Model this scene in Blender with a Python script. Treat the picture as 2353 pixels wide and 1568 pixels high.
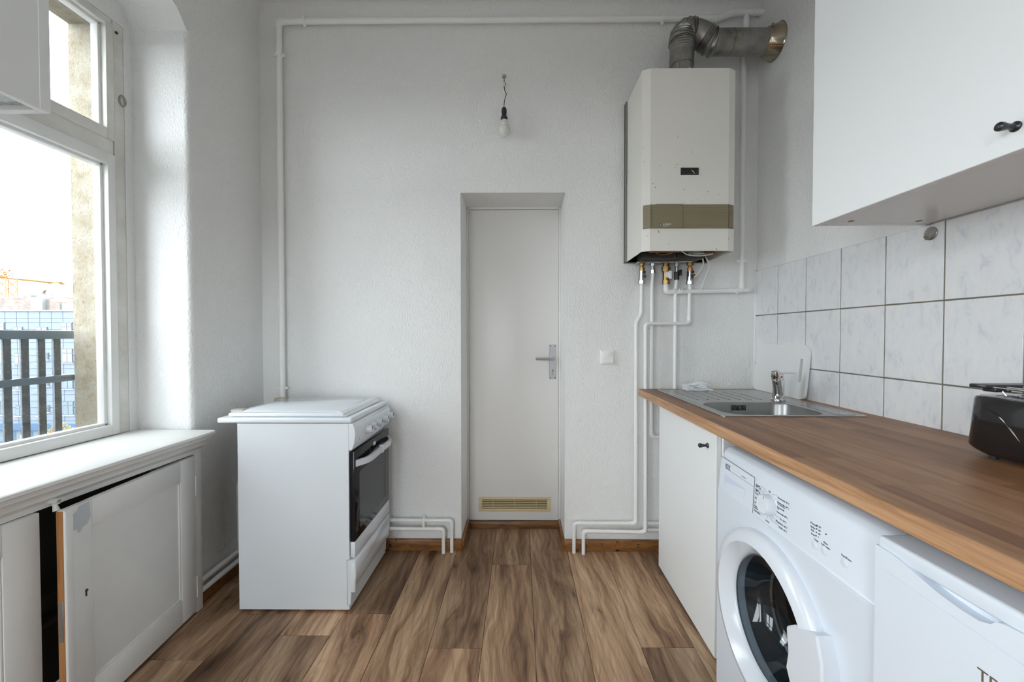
import bpy, bmesh, math, random
from mathutils import Vector, Matrix

for _o in list(bpy.data.objects):
    bpy.data.objects.remove(_o, do_unlink=True)
scene = bpy.context.scene
COL = scene.collection
random.seed(7)
PI = math.pi

# ------------------------------------------------------------------ camera
F, VX, VY, EYE = 915.0, 1195.0, 770.0, 1.21
YAW, PITCH = math.radians(0.5), math.radians(1.0)
CX = VX - F * math.tan(YAW)
CY = VY + F * math.tan(PITCH) / math.cos(YAW)
cam_data = bpy.data.cameras.new('camera')
cam_data.sensor_fit = 'HORIZONTAL'
cam_data.sensor_width = 36.0
cam_data.lens = F * 36.0 / 2353.0
cam_data.shift_x = -(CX - 1176.5) / 2353.0
cam_data.shift_y = (CY - 784.0) / 2353.0
cam_data.clip_start = 0.02
cam_data.clip_end = 500
cam = bpy.data.objects.new('camera', cam_data)
COL.objects.link(cam)
cam.location = (0, 0, EYE)
cam.rotation_euler = (PI / 2 - PITCH, 0, YAW)
scene.camera = cam

# ------------------------------------------------------------------ light: overcast daylight through the window and two added unseen openings
world = bpy.data.worlds.new('world')
scene.world = world
world.use_nodes = True
_bg = world.node_tree.nodes['Background']
_bg.inputs['Color'].default_value = (0.905, 0.957, 1.0, 1)
_bg.inputs['Strength'].default_value = 7.0

def portal(name, loc, rot, sx, sy):
    l = bpy.data.lights.new(name, 'AREA')
    l.shape = 'RECTANGLE'
    l.size, l.size_y = sx, sy
    l.cycles.is_portal = True
    o = bpy.data.objects.new(name, l)
    o.location, o.rotation_euler = loc, rot
    COL.objects.link(o)
portal('daylight_portal', (-1.95, 1.33, 1.65), (0, -PI / 2, 0), 1.8, 0.75)
portal('daylight_portal', (-1.95, -0.62, 1.68), (0, -PI / 2, 0), 1.7, 1.3)
portal('daylight_portal', (-.875, -1.95, 1.30), (PI / 2, 0, 0), .75, 2.4)

vs = scene.view_settings
vs.view_transform = 'Standard'
vs.look = 'None'
vs.exposure = 0.86
vs.gamma = 1.0
vs.use_curve_mapping = False
scene.cycles.use_denoising = True
scene.cycles.max_bounces = 10
scene.cycles.use_adaptive_sampling = True
scene.cycles.adaptive_threshold = .02
scene.cycles.diffuse_bounces = 7
scene.cycles.glossy_bounces = 5
scene.cycles.transparent_max_bounces = 12
scene.cycles.sample_clamp_indirect = 8.0
scene.cycles.caustics_reflective = False
scene.cycles.caustics_refractive = False

# ------------------------------------------------------------------ pixel -> point helpers
_fw = Vector((-math.sin(YAW) * math.cos(PITCH), math.cos(YAW) * math.cos(PITCH), -math.sin(PITCH)))
_rt = Vector((math.cos(YAW), math.sin(YAW), 0))
_up = _rt.cross(_fw)
_C = Vector((0, 0, EYE))
def ray(px, py):
    return _fw + _rt * ((px - CX) / F) + _up * ((CY - py) / F)
def PY(px, py, Y):
    d = ray(px, py); return _C + d * (Y / d.y)
def PX(px, py, X):
    d = ray(px, py); return _C + d * (X / d.x)
def PZ(px, py, Z):
    d = ray(px, py); return _C + d * ((Z - EYE) / d.z)

# room planes
YB, XR, XL, ZC, YR = 2.225, 1.31, -1.445, 3.01, -1.7

# ------------------------------------------------------------------ materials
MATS = {}
class N:
    """tiny node helper"""
    def __init__(self, name):
        self.m = bpy.data.materials.new(name)
        self.m.use_nodes = True
        self.t = self.m.node_tree
        self.p = self.t.nodes['Principled BSDF']
        self.out = self.t.nodes['Material Output']
        MATS[name] = self.m
    def n(self, kind, **kw):
        x = self.t.nodes.new(kind)
        for k, v in kw.items():
            if k in x.inputs.keys():
                x.inputs[k].default_value = v
            else:
                setattr(x, k, v)
        return x
    def l(self, a, b):
        self.t.links.new(a, b)
    def coords(self, scale=(1, 1, 1), rot=(0, 0, 0), rand=False, src='Object'):
        tc = self.n('ShaderNodeTexCoord')
        mp = self.n('ShaderNodeMapping')
        mp.inputs['Scale'].default_value = scale
        mp.inputs['Rotation'].default_value = rot
        self.l(tc.outputs[src], mp.inputs['Vector'])
        if rand:
            oi = self.n('ShaderNodeObjectInfo')
            mu = self.n('ShaderNodeMath', operation='MULTIPLY')
            mu.inputs[1].default_value = 37.0
            self.l(oi.outputs['Random'], mu.inputs[0])
            cb = self.n('ShaderNodeCombineXYZ')
            for i in range(3):
                self.l(mu.outputs[0], cb.inputs[i])
            self.l(cb.outputs[0], mp.inputs['Location'])
        return mp.outputs['Vector']
    def noise(self, vec, scale, detail=4, rough=.55, dist=0.0):
        x = self.n('ShaderNodeTexNoise')
        x.inputs['Scale'].default_value = scale
        x.inputs['Detail'].default_value = detail
        x.inputs['Roughness'].default_value = rough
        x.inputs['Distortion'].default_value = dist
        self.l(vec, x.inputs['Vector'])
        return x.outputs['Fac']
    def ramp(self, fac, stops):
        r = self.n('ShaderNodeValToRGB')
        e = r.color_ramp.elements
        while len(e) < len(stops):
            e.new(0.5)
        for i, (p, c) in enumerate(stops):
            e[i].position = p
            e[i].color = tuple(c) + (1,) if len(c) == 3 else c
        self.l(fac, r.inputs['Fac'])
        return r.outputs['Color']
    def mix(self, a, b, fac, mode='MIX'):
        x = self.n('ShaderNodeMixRGB', blend_type=mode)
        for i, v in ((1, a), (2, b), (0, fac)):
            if hasattr(v, 'links'):
                self.l(v, x.inputs[i])
            else:
                x.inputs[i].default_value = (tuple(v) + (1,)) if i and len(v) == 3 else v
        return x.outputs[0]
    def bump(self, h, strength=.2, dist=.01):
        b = self.n('ShaderNodeBump')
        b.inputs['Strength'].default_value = strength
        b.inputs['Distance'].default_value = dist
        self.l(h, b.inputs['Height'])
        self.l(b.outputs['Normal'], self.p.inputs['Normal'])
        return b
    def set(self, col=None, rough=None, metal=None, spec=None, coat=None):
        p = self.p.inputs
        if col is not None:
            if hasattr(col, 'links'):
                self.l(col, p['Base Color'])
            else:
                p['Base Color'].default_value = tuple(col) + (1,)
        if rough is not None:
            if hasattr(rough, 'links'):
                self.l(rough, p['Roughness'])
            else:
                p['Roughness'].default_value = rough
        if metal is not None: p['Metallic'].default_value = metal
        if spec is not None: p['Specular IOR Level'].default_value = spec
        if coat is not None:
            p['Coat Weight'].default_value = coat
            p['Coat Roughness'].default_value = .08
        return self

def plain(name, col, rough=.5, metal=0, spec=.5, coat=0, var=0, vscale=6, bump=0, bscale=80):
    m = N(name)
    c = col
    if var:
        v = m.coords()
        f = m.noise(v, vscale, 5)
        dk = tuple(x * (1 - var) for x in col)
        c = m.ramp(f, [(.3, dk), (.7, col)])
    m.set(c, rough, metal, spec, coat)
    if bump:
        v = m.coords()
        m.bump(m.noise(v, bscale, 4), bump, .004)
    return m

# wall plaster: painted woodchip paper
def plaster(name, col, fine=130, s1=.9):
    m = N(name)
    v = m.coords()
    big = m.noise(v, 1.7, 3)
    c = m.ramp(big, [(.3, tuple(x * .97 for x in col)), (.7, col)])
    m.set(c, .72, 0, .3)
    a = m.noise(m.coords((1, 1, .55)), fine, 3, .6)
    b = m.noise(v, 9, 3, .5)
    sm = m.n('ShaderNodeMath', operation='MULTIPLY_ADD')
    m.l(b, sm.inputs[0]); sm.inputs[1].default_value = 1.2; m.l(a, sm.inputs[2])
    m.bump(sm.outputs[0], s1, .0055)
plaster('plaster', (.84, .84, .83))
plaster('plaster_ceiling', (.80, .80, .79), 100, 1.0)
plain('paint_white', (.80, .80, .785), .38, var=.05, vscale=9, bump=.08, bscale=60)
plain('paint_pipe', (.86, .86, .85), .32, bump=.08, bscale=40)
# old window paint: white with bare brownish chips
m = N('paint_aged')
v = m.coords()
ch = m.noise(m.coords((1, 1, .35)), 26, 6, .7)
dirt = m.noise(v, 5, 5, .6)
base = m.ramp(dirt, [(.35, (.60, .58, .53)), (.65, (.80, .79, .765))])
msk = m.ramp(ch, [(.315, (1, 1, 1)), (.335, (0, 0, 0))])
m.set(m.mix(base, (.30, .22, .15), msk), .45)
m.bump(ch, .25, .004)
plain('enamel_white', (.765, .81, .85), .16, coat=.4, var=.02)
plain('plastic_white', (.69, .735, .80), .32, spec=.4)
plain('plastic_white_gloss', (.71, .745, .80), .18)
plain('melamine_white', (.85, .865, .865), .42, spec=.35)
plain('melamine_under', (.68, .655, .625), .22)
plain('door_paint', (.78, .765, .745), .34, bump=.03, bscale=50)
plain('plastic_switch', (.86, .86, .845), .3)
plain('boiler_cream', (.74, .715, .66), .34, spec=.4)
# spots of rust on the boiler cover
m = N('boiler_cover')
v = m.coords()
vo = m.n('ShaderNodeTexVoronoi'); vo.inputs['Scale'].default_value = 34; m.l(v, vo.inputs['Vector'])
sp = m.ramp(vo.outputs['Distance'], [(.09, (1, 1, 1)), (.12, (0, 0, 0))])
zz = m.n('ShaderNodeSeparateXYZ'); m.l(v, zz.inputs[0])
lo = m.n('ShaderNodeMapRange'); m.l(zz.outputs['Z'], lo.inputs['Value'])
lo.inputs['From Min'].default_value = .25; lo.inputs['From Max'].default_value = -.1
rn = m.noise(v, 19, 2)
rm = m.ramp(rn, [(.5, (0, 0, 0)), (.58, (1, 1, 1))])
k1 = m.mix((0, 0, 0), sp, lo.outputs[0])
k2 = m.mix(k1, rm, 1.0, 'MULTIPLY')
m.set(m.mix((.775, .755, .70), (.30, .20, .12), k2), .33, 0, .4)
plain('boiler_band', (.225, .19, .115), .45, var=.05)
plain('boiler_band_light', (.36, .32, .215), .45)
plain('steel', (.56, .565, .57), .24, 1, var=.12, vscale=14)
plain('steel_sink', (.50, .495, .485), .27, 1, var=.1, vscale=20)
plain('steel_basin_shaded', (.27, .27, .265), .3, 1, var=.1, vscale=25)  # sink steel darkened, shade of the bowl put into its colour
plain('chrome_dull', (.42, .43, .45), .2, 1, var=.15, vscale=60)
plain('chrome', (.72, .72, .72), .08, 1)
plain('alu', (.52, .53, .545), .3, 1)
m = N('flue_metal')
v = m.coords()
f1 = m.noise(v, 11, 6, .65)
m.set(m.ramp(f1, [(.3, (.17, .16, .145)), (.52, (.32, .31, .295)), (.72, (.38, .37, .355))]), .34, .9)
m.bump(f1, .06, .004)
plain('rosette_metal', (.46, .39, .30), .13, 1, var=.35, vscale=9)
plain('brass', (.30, .19, .075), .3, 1, var=.35, vscale=40)
plain('copper', (.40, .20, .10), .35, 1, var=.3, vscale=40)
plain('dark_metal', (.06, .055, .05), .5, .4, var=.4, vscale=30)
plain('grey_sheet', (.20, .205, .19), .5)
plain('black_plastic', (.018, .019, .021), .28)
plain('black_gloss', (.012, .012, .013), .07, coat=.5)
plain('rubber_black', (.02, .02, .02), .7)
plain('oven_glass', (.010, .010, .012), .06, spec=.3)
plain('oven_window', (.045, .047, .05), .08, spec=.3)
plain('print_dark', (.05, .06, .08), .5)
plain('print_brown', (.12, .09, .06), .5)
plain('print_white', (.85, .85, .85), .5)
plain('print_blue', (.01, .09, .28), .4)
plain('print_red', (.55, .02, .02), .4)
plain('vent_beige', (.63, .50, .30), .42)
plain('vent_dark', (.12, .09, .05), .8)
plain('cable_white', (.75, .75, .72), .5)
plain('cutting_board', (.78, .79, .78), .45, spec=.3)
plain('plastic_bag', (.82, .83, .84), .3)
plain('bulb_glass', (.72, .72, .68), .16)
plain('bulb_collar', (.72, .70, .62), .4)
plain('recess_shade_seam', (.58, .64, .78), .4)  # bluish tint: painted shade of the drawer recess, also the fridge seam
plain('drum_gasket', (.07, .085, .095), .35)
plain('hook_metal', (.42, .40, .37), .35, .9, var=.15, vscale=60)
plain('dark_interior', (.10, .085, .07), .9, var=.3)  # mottled dark brown for the boards inside the cupboard
plain('patch_filler', (.56, .59, .63), .5)
plain('caulk', (.55, .52, .45), .7, var=.4, vscale=30)

# woods
def plank_wood():
    m = N('plank_wood')
    oi = m.n('ShaderNodeObjectInfo')
    vec = m.coords((10.5, .85, 1), rand=True)
    warp = m.noise(m.coords((3.2, 1.1, 1), rand=True), 1.6, 3, .5)
    wv = m.n('ShaderNodeVectorMath', operation='MULTIPLY_ADD')
    m.l(warp, wv.inputs[0]); wv.inputs[1].default_value = (2.4, .5, 0); m.l(vec, wv.inputs[2])
    f = m.noise(wv.outputs[0], 1.15, 9, .68, .45)
    base = m.ramp(f, [(.31, (.108, .057, .033)), (.42, (.262, .149, .086)), (.53, (.44, .277, .167)), (.68, (.63, .44, .288))])
    # fine pores
    f2 = m.noise(m.coords((120, 4.5, 1), rand=True), 1.0, 5, .7)
    pores = m.ramp(f2, [(.34, (.62, .60, .58)), (.52, (1, 1, 1)), (.72, (1.0, 1.0, 1.0))])
    c = m.mix(base, pores, .75, 'MULTIPLY')
    # cathedral grain
    wave = m.n('ShaderNodeTexWave', wave_type='RINGS', rings_direction='Z')
    wave.inputs['Scale'].default_value = 2.6
    wave.inputs['Distortion'].default_value = 5.5
    wave.inputs['Detail'].default_value = 4
    wave.inputs['Detail Scale'].default_value = .8
    m.l(m.coords((5.2, .75, 1), rand=True), wave.inputs['Vector'])
    wr = m.ramp(wave.outputs['Fac'], [(.0, (.70, .68, .66)), (.35, (1, 1, 1))])
    c = m.mix(c, wr, .55, 'MULTIPLY')
    # knots
    vo = m.n('ShaderNodeTexVoronoi', voronoi_dimensions='2D'); vo.inputs['Scale'].default_value = 1.0
    kd = m.noise(m.coords((10, 5, 1), rand=True), 1.2, 3)
    kv = m.n('ShaderNodeVectorMath', operation='MULTIPLY_ADD')
    m.l(kd, kv.inputs[0]); kv.inputs[1].default_value = (.35, .35, 0); m.l(m.coords((4.2, 1.9, 1), rand=True), kv.inputs[2])
    m.l(kv.outputs[0], vo.inputs['Vector'])
    kr = m.ramp(vo.outputs['Distance'], [(.015, (.25, .21, .18)), (.06, (.66, .62, .59)), (.20, (1, 1, 1))])
    c = m.mix(c, kr, .85, 'MULTIPLY')
    # tone per plank
    c = m.mix(c, oi.outputs['Color'], 1.0, 'MULTIPLY')
    m.set(c, .46, 0, .35)
    m.bump(f2, .10, .002)
plank_wood()

def worktop_wood():
    m = N('worktop_wood')
    br = m.n('ShaderNodeTexBrick')
    br.offset = .37; br.squash = 1.0
    br.inputs['Scale'].default_value = 1.0
    br.inputs['Mortar Size'].default_value = 0.0
    br.inputs['Brick Width'].default_value = .46
    br.inputs['Row Height'].default_value = .041
    br.inputs['Color1'].default_value = (0, 0, 0, 1)
    br.inputs['Color2'].default_value = (1, 1, 1, 1)
    m.l(m.coords((1, 1, 1), rot=(0, 0, PI / 2)), br.inputs['Vector'])
    tone = m.ramp(br.outputs['Color'], [(0, (.235, .108, .050)), (.5, (.315, .155, .074)), (1, (.385, .205, .103))])
    g = m.noise(m.coords((46, 3.2, 46)), 1.4, 6, .62, .4)
    gr = m.ramp(g, [(.3, (.66, .62, .58)), (.6, (1.05, 1.05, 1.05))])
    c = m.mix(tone, gr, .9, 'MULTIPLY')
    m.set(c, .42, 0, .3)
worktop_wood()

def edge_wood(name, c0, c1, c2, rough=.4, scale=(40, 3, 60)):
    m = N(name)
    g = m.noise(m.coords(scale), 1.2, 6, .62, .5)
    m.set(m.ramp(g, [(.3, c0), (.5, c1), (.7, c2)]), rough)
edge_wood('worktop_edge', (.25, .12, .055), (.42, .225, .11), (.54, .33, .185))
edge_wood('base_wood', (.09, .033, .010), (.235, .098, .028), (.31, .140, .045), .38, (6, 6, 40))
_b = MATS['base_wood']
def speck(mat):
    m = N.__new__(N); m.m = mat; m.t = mat.node_tree; m.p = m.t.nodes['Principled BSDF']
    src = m.p.inputs['Base Color'].links[0].from_socket
    d = m.noise(m.coords((1, 1, 1)), 34, 5, .7)
    m.set(m.mix(src, (.03, .014, .006), m.ramp(d, [(.36, (1, 1, 1)), (.40, (0, 0, 0))])))
speck(_b)
edge_wood('bare_wood', (.22, .085, .025), (.40, .17, .055), (.46, .22, .08), .55, (40, 40, 3))
edge_wood('threshold_wood', (.07, .03, .012), (.19, .09, .035), (.27, .13, .05), .35, (4, 30, 30))

# tile
m = N('tile_marble')
d = m.noise(m.coords((1.0, 13, 5.5), rot=(.35, 0, 0), rand=True), 2.6, 6, .7, .5)
c = m.ramp(d, [(.30, (.60, .61, .655)), (.46, (.735, .74, .755)), (.7, (.78, .78, .775))])
m.set(c, .14, 0, .5)
plain('grout', (.19, .165, .13), .9, var=.25, vscale=30)

# outside
m = N('stone_sand')
v = m.coords()
s1 = m.noise(v, 14, 7, .75); s2 = m.noise(m.coords((1, 1, .6)), 170, 3, .7)
c = m.ramp(s1, [(.28, (.13, .115, .09)), (.42, (.235, .195, .13)), (.62, (.30, .275, .222))])
c = m.mix(c, m.ramp(s2, [(.33, (.50, .46, .42)), (.44, (1, 1, 1))]), .8, 'MULTIPLY')
m.set(c, .9)
m.bump(s2, .35, .01)
m = N('rail_metal')
rs = m.noise(m.coords(), 90, 3, .7)
m.set(m.ramp(rs, [(.50, (.055, .065, .07)), (.72, (.13, .14, .145))]), .5)
plain('rail_metal_top', (.085, .125, .165), .45)
plain('clad_panel', (.078, .103, .140), .5, var=.12, vscale=.6)
plain('clad_joint', (.15, .17, .20), .7)
plain('render_white', (.19, .197, .205), .8)
plain('render_grey', (.15, .155, .155), .8)
plain('far_window_frame', (.035, .045, .06), .5)
plain('far_glass', (.09, .115, .13), .15)
plain('shop_blue', (.015, .05, .10), .4)
plain('street_grey', (.12, .12, .12), .9)
plain('crane_orange', (.24, .105, .015), .5)
plain('crane_grey', (.13, .145, .165), .6)
plain('leaf_green', (.045, .085, .038), .7, var=.4, vscale=3)
plain('leaf_yellow', (.24, .18, .015), .7, var=.45, vscale=3)
plain('bark', (.10, .08, .06), .9)
m = N('old_brick')
br = m.n('ShaderNodeTexBrick')
br.inputs['Scale'].default_value = 1.0
br.inputs['Brick Width'].default_value = .5
br.inputs['Row Height'].default_value = .2
br.inputs['Mortar Size'].default_value = .025
br.inputs['Color1'].default_value = (.115, .066, .052, 1)
br.inputs['Color2'].default_value = (.13, .108, .095, 1)
br.inputs['Mortar'].default_value = (.14, .132, .122, 1)
m.l(m.coords((1, 1, 1), rot=(PI / 2, 0, 0)), br.inputs['Vector'])
ww = m.noise(m.coords(), .5, 5, .6)
m.set(m.mix(br.outputs['Color'], (.155, .143, .13), m.ramp(ww, [(.45, (0, 0, 0)), (.6, (1, 1, 1))])), .9)

def glass(name, tint, gloss, haze):
    m = N(name)
    t = m.t
    t.nodes.remove(m.p)
    tr = m.n('ShaderNodeBsdfTransparent'); tr.inputs[0].default_value = tint + (1,)
    gl = m.n('ShaderNodeBsdfGlossy'); gl.inputs['Roughness'].default_value = .02
    lw = m.n('ShaderNodeLayerWeight'); lw.inputs['Blend'].default_value = .5
    pw = m.n('ShaderNodeMath', operation='POWER'); m.l(lw.outputs['Facing'], pw.inputs[0]); pw.inputs[1].default_value = 5.0
    fr = m.n('ShaderNodeMath', operation='MULTIPLY_ADD'); m.l(pw.outputs[0], fr.inputs[0]); fr.inputs[1].default_value = .9; fr.inputs[2].default_value = gloss
    mx = m.n('ShaderNodeMixShader')
    m.l(fr.outputs[0], mx.inputs[0]); m.l(tr.outputs[0], mx.inputs[1]); m.l(gl.outputs[0], mx.inputs[2])
    df = m.n('ShaderNodeBsdfDiffuse'); df.inputs[0].default_value = (.8, .82, .85, 1)
    d = m.noise(m.coords((1, 1, 1)), 40, 6, .75)
    dm = m.n('ShaderNodeMapRange'); m.l(d, dm.inputs['Value'])
    dm.inputs['From Min'].default_value = .5; dm.inputs['From Max'].default_value = .75
    dm.inputs['To Min'].default_value = haze * .3; dm.inputs['To Max'].default_value = haze * 2.2
    m2 = m.n('ShaderNodeMixShader')
    m.l(dm.outputs[0], m2.inputs[0]); m.l(mx.outputs[0], m2.inputs[1]); m.l(df.outputs[0], m2.inputs[2])
    m.l(m2.outputs[0], m.out.inputs['Surface'])
glass('window_glass', (.97, .985, .985), .03, .03)
glass('porthole_glass', (.42, .47, .50), .05, .0)
glass('shelf_glass', (.85, .92, .91), .04, .8)

# ------------------------------------------------------------------ mesh builder
class S:
    def __init__(self):
        self.bm = bmesh.new()
    def _new(self, fn):
        before = set(self.bm.verts)
        fn()
        return [v for v in self.bm.verts if v not in before]
    def box(self, x0, x1, y0, y1, z0, z1, b=0, seg=2):
        x0, x1 = min(x0, x1), max(x0, x1); y0, y1 = min(y0, y1), max(y0, y1); z0, z1 = min(z0, z1), max(z0, z1)
        r = bmesh.ops.create_cube(self.bm, size=1)
        vs_ = r['verts']
        for v in vs_:
            v.co = Vector((x0 + (v.co.x + .5) * (x1 - x0), y0 + (v.co.y + .5) * (y1 - y0), z0 + (v.co.z + .5) * (z1 - z0)))
        if b:
            b = min(b, .49 * min(x1 - x0, y1 - y0, z1 - z0))
            es = list({e for v in vs_ for e in v.link_edges})
            bmesh.ops.bevel(self.bm, geom=es, offset=b, segments=seg, profile=.5, affect='EDGES')
        return self
    def prism(self, poly, axis, a0, a1, b=0, seg=2):
        def P(u, v, a):
            return {'x': (a, u, v), 'y': (u, a, v), 'z': (u, v, a)}[axis]
        A = [self.bm.verts.new(P(u, v, a0)) for u, v in poly]
        B = [self.bm.verts.new(P(u, v, a1)) for u, v in poly]
        n = len(poly)
        fs = [self.bm.faces.new(A[::-1]), self.bm.faces.new(B)]
        for i in range(n):
            fs.append(self.bm.faces.new((A[i], A[(i + 1) % n], B[(i + 1) % n], B[i])))
        if b:
            es = list({e for f in fs for e in f.edges})
            bmesh.ops.recalc_face_normals(self.bm, faces=fs)
            bmesh.ops.bevel(self.bm, geom=es, offset=b, segments=seg, profile=.5, affect='EDGES')
        return self
    def loops(self, loops, cap0=True, cap1=True, closed=True):
        L = [[self.bm.verts.new(p) for p in lp] for lp in loops]
        for a, b in zip(L, L[1:]):
            n = len(a)
            for i in range(n if closed else n - 1):
                self.bm.faces.new((a[i], a[(i + 1) % n], b[(i + 1) % n], b[i]))
        if cap0: self.bm.faces.new(L[0][::-1])
        if cap1: self.bm.faces.new(L[-1])
        return self
    def cyl(self, p0, p1, r0, r1=None, n=20):
        r1 = r0 if r1 is None else r1
        return self.tube([p0, p1], [r0, r1], n)
    def tube(self, path, r, n=14, caps=True):
        path = [Vector(p) for p in path]
        rs = r if isinstance(r, (list, tuple)) else [r] * len(path)
        t0 = (path[1] - path[0]).normalized()
        ref = Vector((0, 0, 1)) if abs(t0.z) < .9 else Vector((1, 0, 0))
        u = t0.cross(ref).normalized()
        loops = []
        for i, p in enumerate(path):
            if i == 0: t = path[1] - path[0]
            elif i == len(path) - 1: t = path[-1] - path[-2]
            else: t = (path[i + 1] - path[i]).normalized() + (path[i] - path[i - 1]).normalized()
            t.normalize()
            u = (u - t * u.dot(t)).normalized()
            w = t.cross(u)
            loops.append([p + (u * math.cos(2 * PI * k / n) + w * math.sin(2 * PI * k / n)) * rs[i] for k in range(n)])
        return self.loops(loops, caps, caps)
    def lathe(self, prof, origin, axis, n=28, caps=True):
        o = Vector(origin); ax = Vector(axis).normalized()
        return self.tube_prof([(o + ax * h, r_) for r_, h in prof], ax, n, caps)
    def tube_prof(self, pr, ax, n, caps):
        ref = Vector((0, 0, 1)) if abs(ax.z) < .9 else Vector((1, 0, 0))
        u = ax.cross(ref).normalized(); w = ax.cross(u)
        loops = [[p + (u * math.cos(2 * PI * k / n) + w * math.sin(2 * PI * k / n)) * max(r_, 1e-4) for k in range(n)] for p, r_ in pr]
        return self.loops(loops, caps, caps)
    def xf(self, M):
        for v in self.bm.verts:
            v.co = M @ v.co
        return self
    def jitter(self, a, seed=1):
        rn = random.Random(seed)
        for v in self.bm.verts:
            v.co += Vector((rn.uniform(-a, a), rn.uniform(-a, a), rn.uniform(-a, a)))
        return self

def fillet(pts, r, seg=6):
    pts = [Vector(p) for p in pts]
    out = [pts[0]]
    for a, b, c in zip(pts, pts[1:], pts[2:]):
        d0, d1 = (a - b), (c - b)
        rr = min(r, d0.length * .49, d1.length * .49)
        p0, p1 = b + d0.normalized() * rr, b + d1.normalized() * rr
        for i in range(seg + 1):
            t = i / seg
            out.append(p0 * (1 - t) ** 2 + b * 2 * t * (1 - t) + p1 * t * t)
    out.append(pts[-1])
    return out

def rrect(x0, x1, y0, y1, r, k=6):
    out = []
    for cx, cy, a in ((x1 - r, y1 - r, 0), (x0 + r, y1 - r, 90), (x0 + r, y0 + r, 180), (x1 - r, y0 + r, 270)):
        for i in range(k + 1):
            t = math.radians(a + 90 * i / k)
            out.append((cx + r * math.cos(t), cy + r * math.sin(t)))
    return out

WORLD = {}
def setp(o, label=None, cat=None, group=None, kind=None):
    if label: o['label'] = label
    if cat: o['category'] = cat
    if group: o['group'] = group
    if kind: o['kind'] = kind
    return o
def thing(name, loc, label=None, cat=None, group=None, kind=None):
    o = bpy.data.objects.new(name, None)
    o.empty_display_size = .05
    o.location = loc
    COL.objects.link(o)
    WORLD[o.name] = Vector(loc)
    return setp(o, label, cat, group, kind)
def obj(name, s, mat, parent=None, label=None, cat=None, group=None, kind=None, sharp=38):
    bm = s.bm
    bmesh.ops.recalc_face_normals(bm, faces=bm.faces)
    lim = math.radians(sharp)
    for e in bm.edges:
        e.smooth = not (len(e.link_faces) == 2 and e.calc_face_angle(0) > lim)
    for f in bm.faces:
        f.smooth = True
    lo = Vector((min(v.co[i] for v in bm.verts) for i in range(3)))
    hi = Vector((max(v.co[i] for v in bm.verts) for i in range(3)))
    c = (lo + hi) / 2
    if parent is None:
        c.z = lo.z
    for v in bm.verts:
        v.co -= c
    me = bpy.data.meshes.new(name)
    bm.to_mesh(me); bm.free()
    me.materials.append(MATS[mat])
    o = bpy.data.objects.new(name, me)
    COL.objects.link(o)
    if parent is not None:
        o.parent = parent
        o.location = c - WORLD[parent.name]
    else:
        o.location = c
    WORLD[o.name] = c
    return setp(o, label, cat, group, kind)
def dup(o, delta, parent=None):
    """copy of one part, moved by delta"""
    c = o.copy()
    COL.objects.link(c)
    par = parent or o.parent
    w = WORLD[o.name] + Vector(delta)
    c.parent = par
    c.location = w - WORLD[par.name] if par else w
    WORLD[c.name] = w
    return c

def text(name, body, size, origin, u, v, mat, parent, align='LEFT', thick=.0006, stretch=1.0, shear=0, label=None):
    cu = bpy.data.curves.new('t', 'FONT')
    cu.body = body; cu.size = size; cu.align_x = align; cu.resolution_u = 2; cu.shear = shear
    to = bpy.data.objects.new('t', cu)
    COL.objects.link(to)
    bpy.context.view_layer.update()
    me = bpy.data.meshes.new_from_object(to.evaluated_get(bpy.context.evaluated_depsgraph_get()))
    bpy.data.objects.remove(to, do_unlink=True)
    s = S()
    s.bm.from_mesh(me)
    bpy.data.meshes.remove(me)
    u, v, o0 = Vector(u).normalized(), Vector(v).normalized(), Vector(origin)
    nrm = u.cross(v)
    r = bmesh.ops.extrude_face_region(s.bm, geom=list(s.bm.faces))
    top = {g for g in r['geom'] if isinstance(g, bmesh.types.BMVert)}
    for w in s.bm.verts:
        q = o0 + u * (w.co.x * stretch) + v * w.co.y
        if w in top: q = q + nrm * thick
        w.co = q
    return obj(name, s, mat, parent, label)

# ================================================================== THE ROOM
ZF = 0.0
# --- floor: slab and single planks
floor = obj('floor', S().box(-1.62, XR + .1, YR - .1, 2.62, -.12, -.0075), 'street_grey', kind='structure')
PW = .2055
x_first = -.147 - 7 * PW
joints = {0: [.6, 1.9], 1: [.2, 1.45], 2: [.9, 1.7], 3: [.35, 1.575], 4: [.1, 1.70], 5: [.75], 6: [.25, 1.515],
          7: [.85, 2.075], 8: [.3, 1.35], 9: [1.0], 10: [.25, 1.525], 11: [.6, 1.99], 12: [.2, 1.3], 13: [.7, 1.7]}
TONES = {(3, 2): .80, (3, 3): 1.25, (4, 2): 1.22, (4, 3): .66, (5, 2): .95, (6, 2): 1.16, (6, 3): .82, (7, 2): .98, (7, 3): .80, (7, 4): 1.1, (8, 2): .86, (8, 3): .82,
         (9, 2): 1.12, (9, 1): 1.1, (10, 2): .74, (10, 3): 1.06, (11, 2): .84, (11, 3): .72, (2, 2): .76, (2, 3): .9, (1, 3): .95, (2, 4): .62}
for k in range(14):
    xa, xb = x_first + k * PW, x_first + (k + 1) * PW
    xa, xb = max(xa, -1.615), min(xb, XR)
    ys = [YR] + [-.75 + .11 * (k % 4)] + joints[k] + [2.47]
    for q_, (a, b) in enumerate(zip(ys, ys[1:])):
        pk = obj('plank', S().box(xa + .0007, xb - .0007, a + .0007, b - .0007, -.008, 0, .0010, 1), 'plank_wood', floor)
        tn = TONES.get((k, q_), random.choice((.74, .86, 1.0, 1.12)))
        pk.color = (tn, tn * .99, tn * (.965 if tn < 1 else .98), 1)

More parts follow.
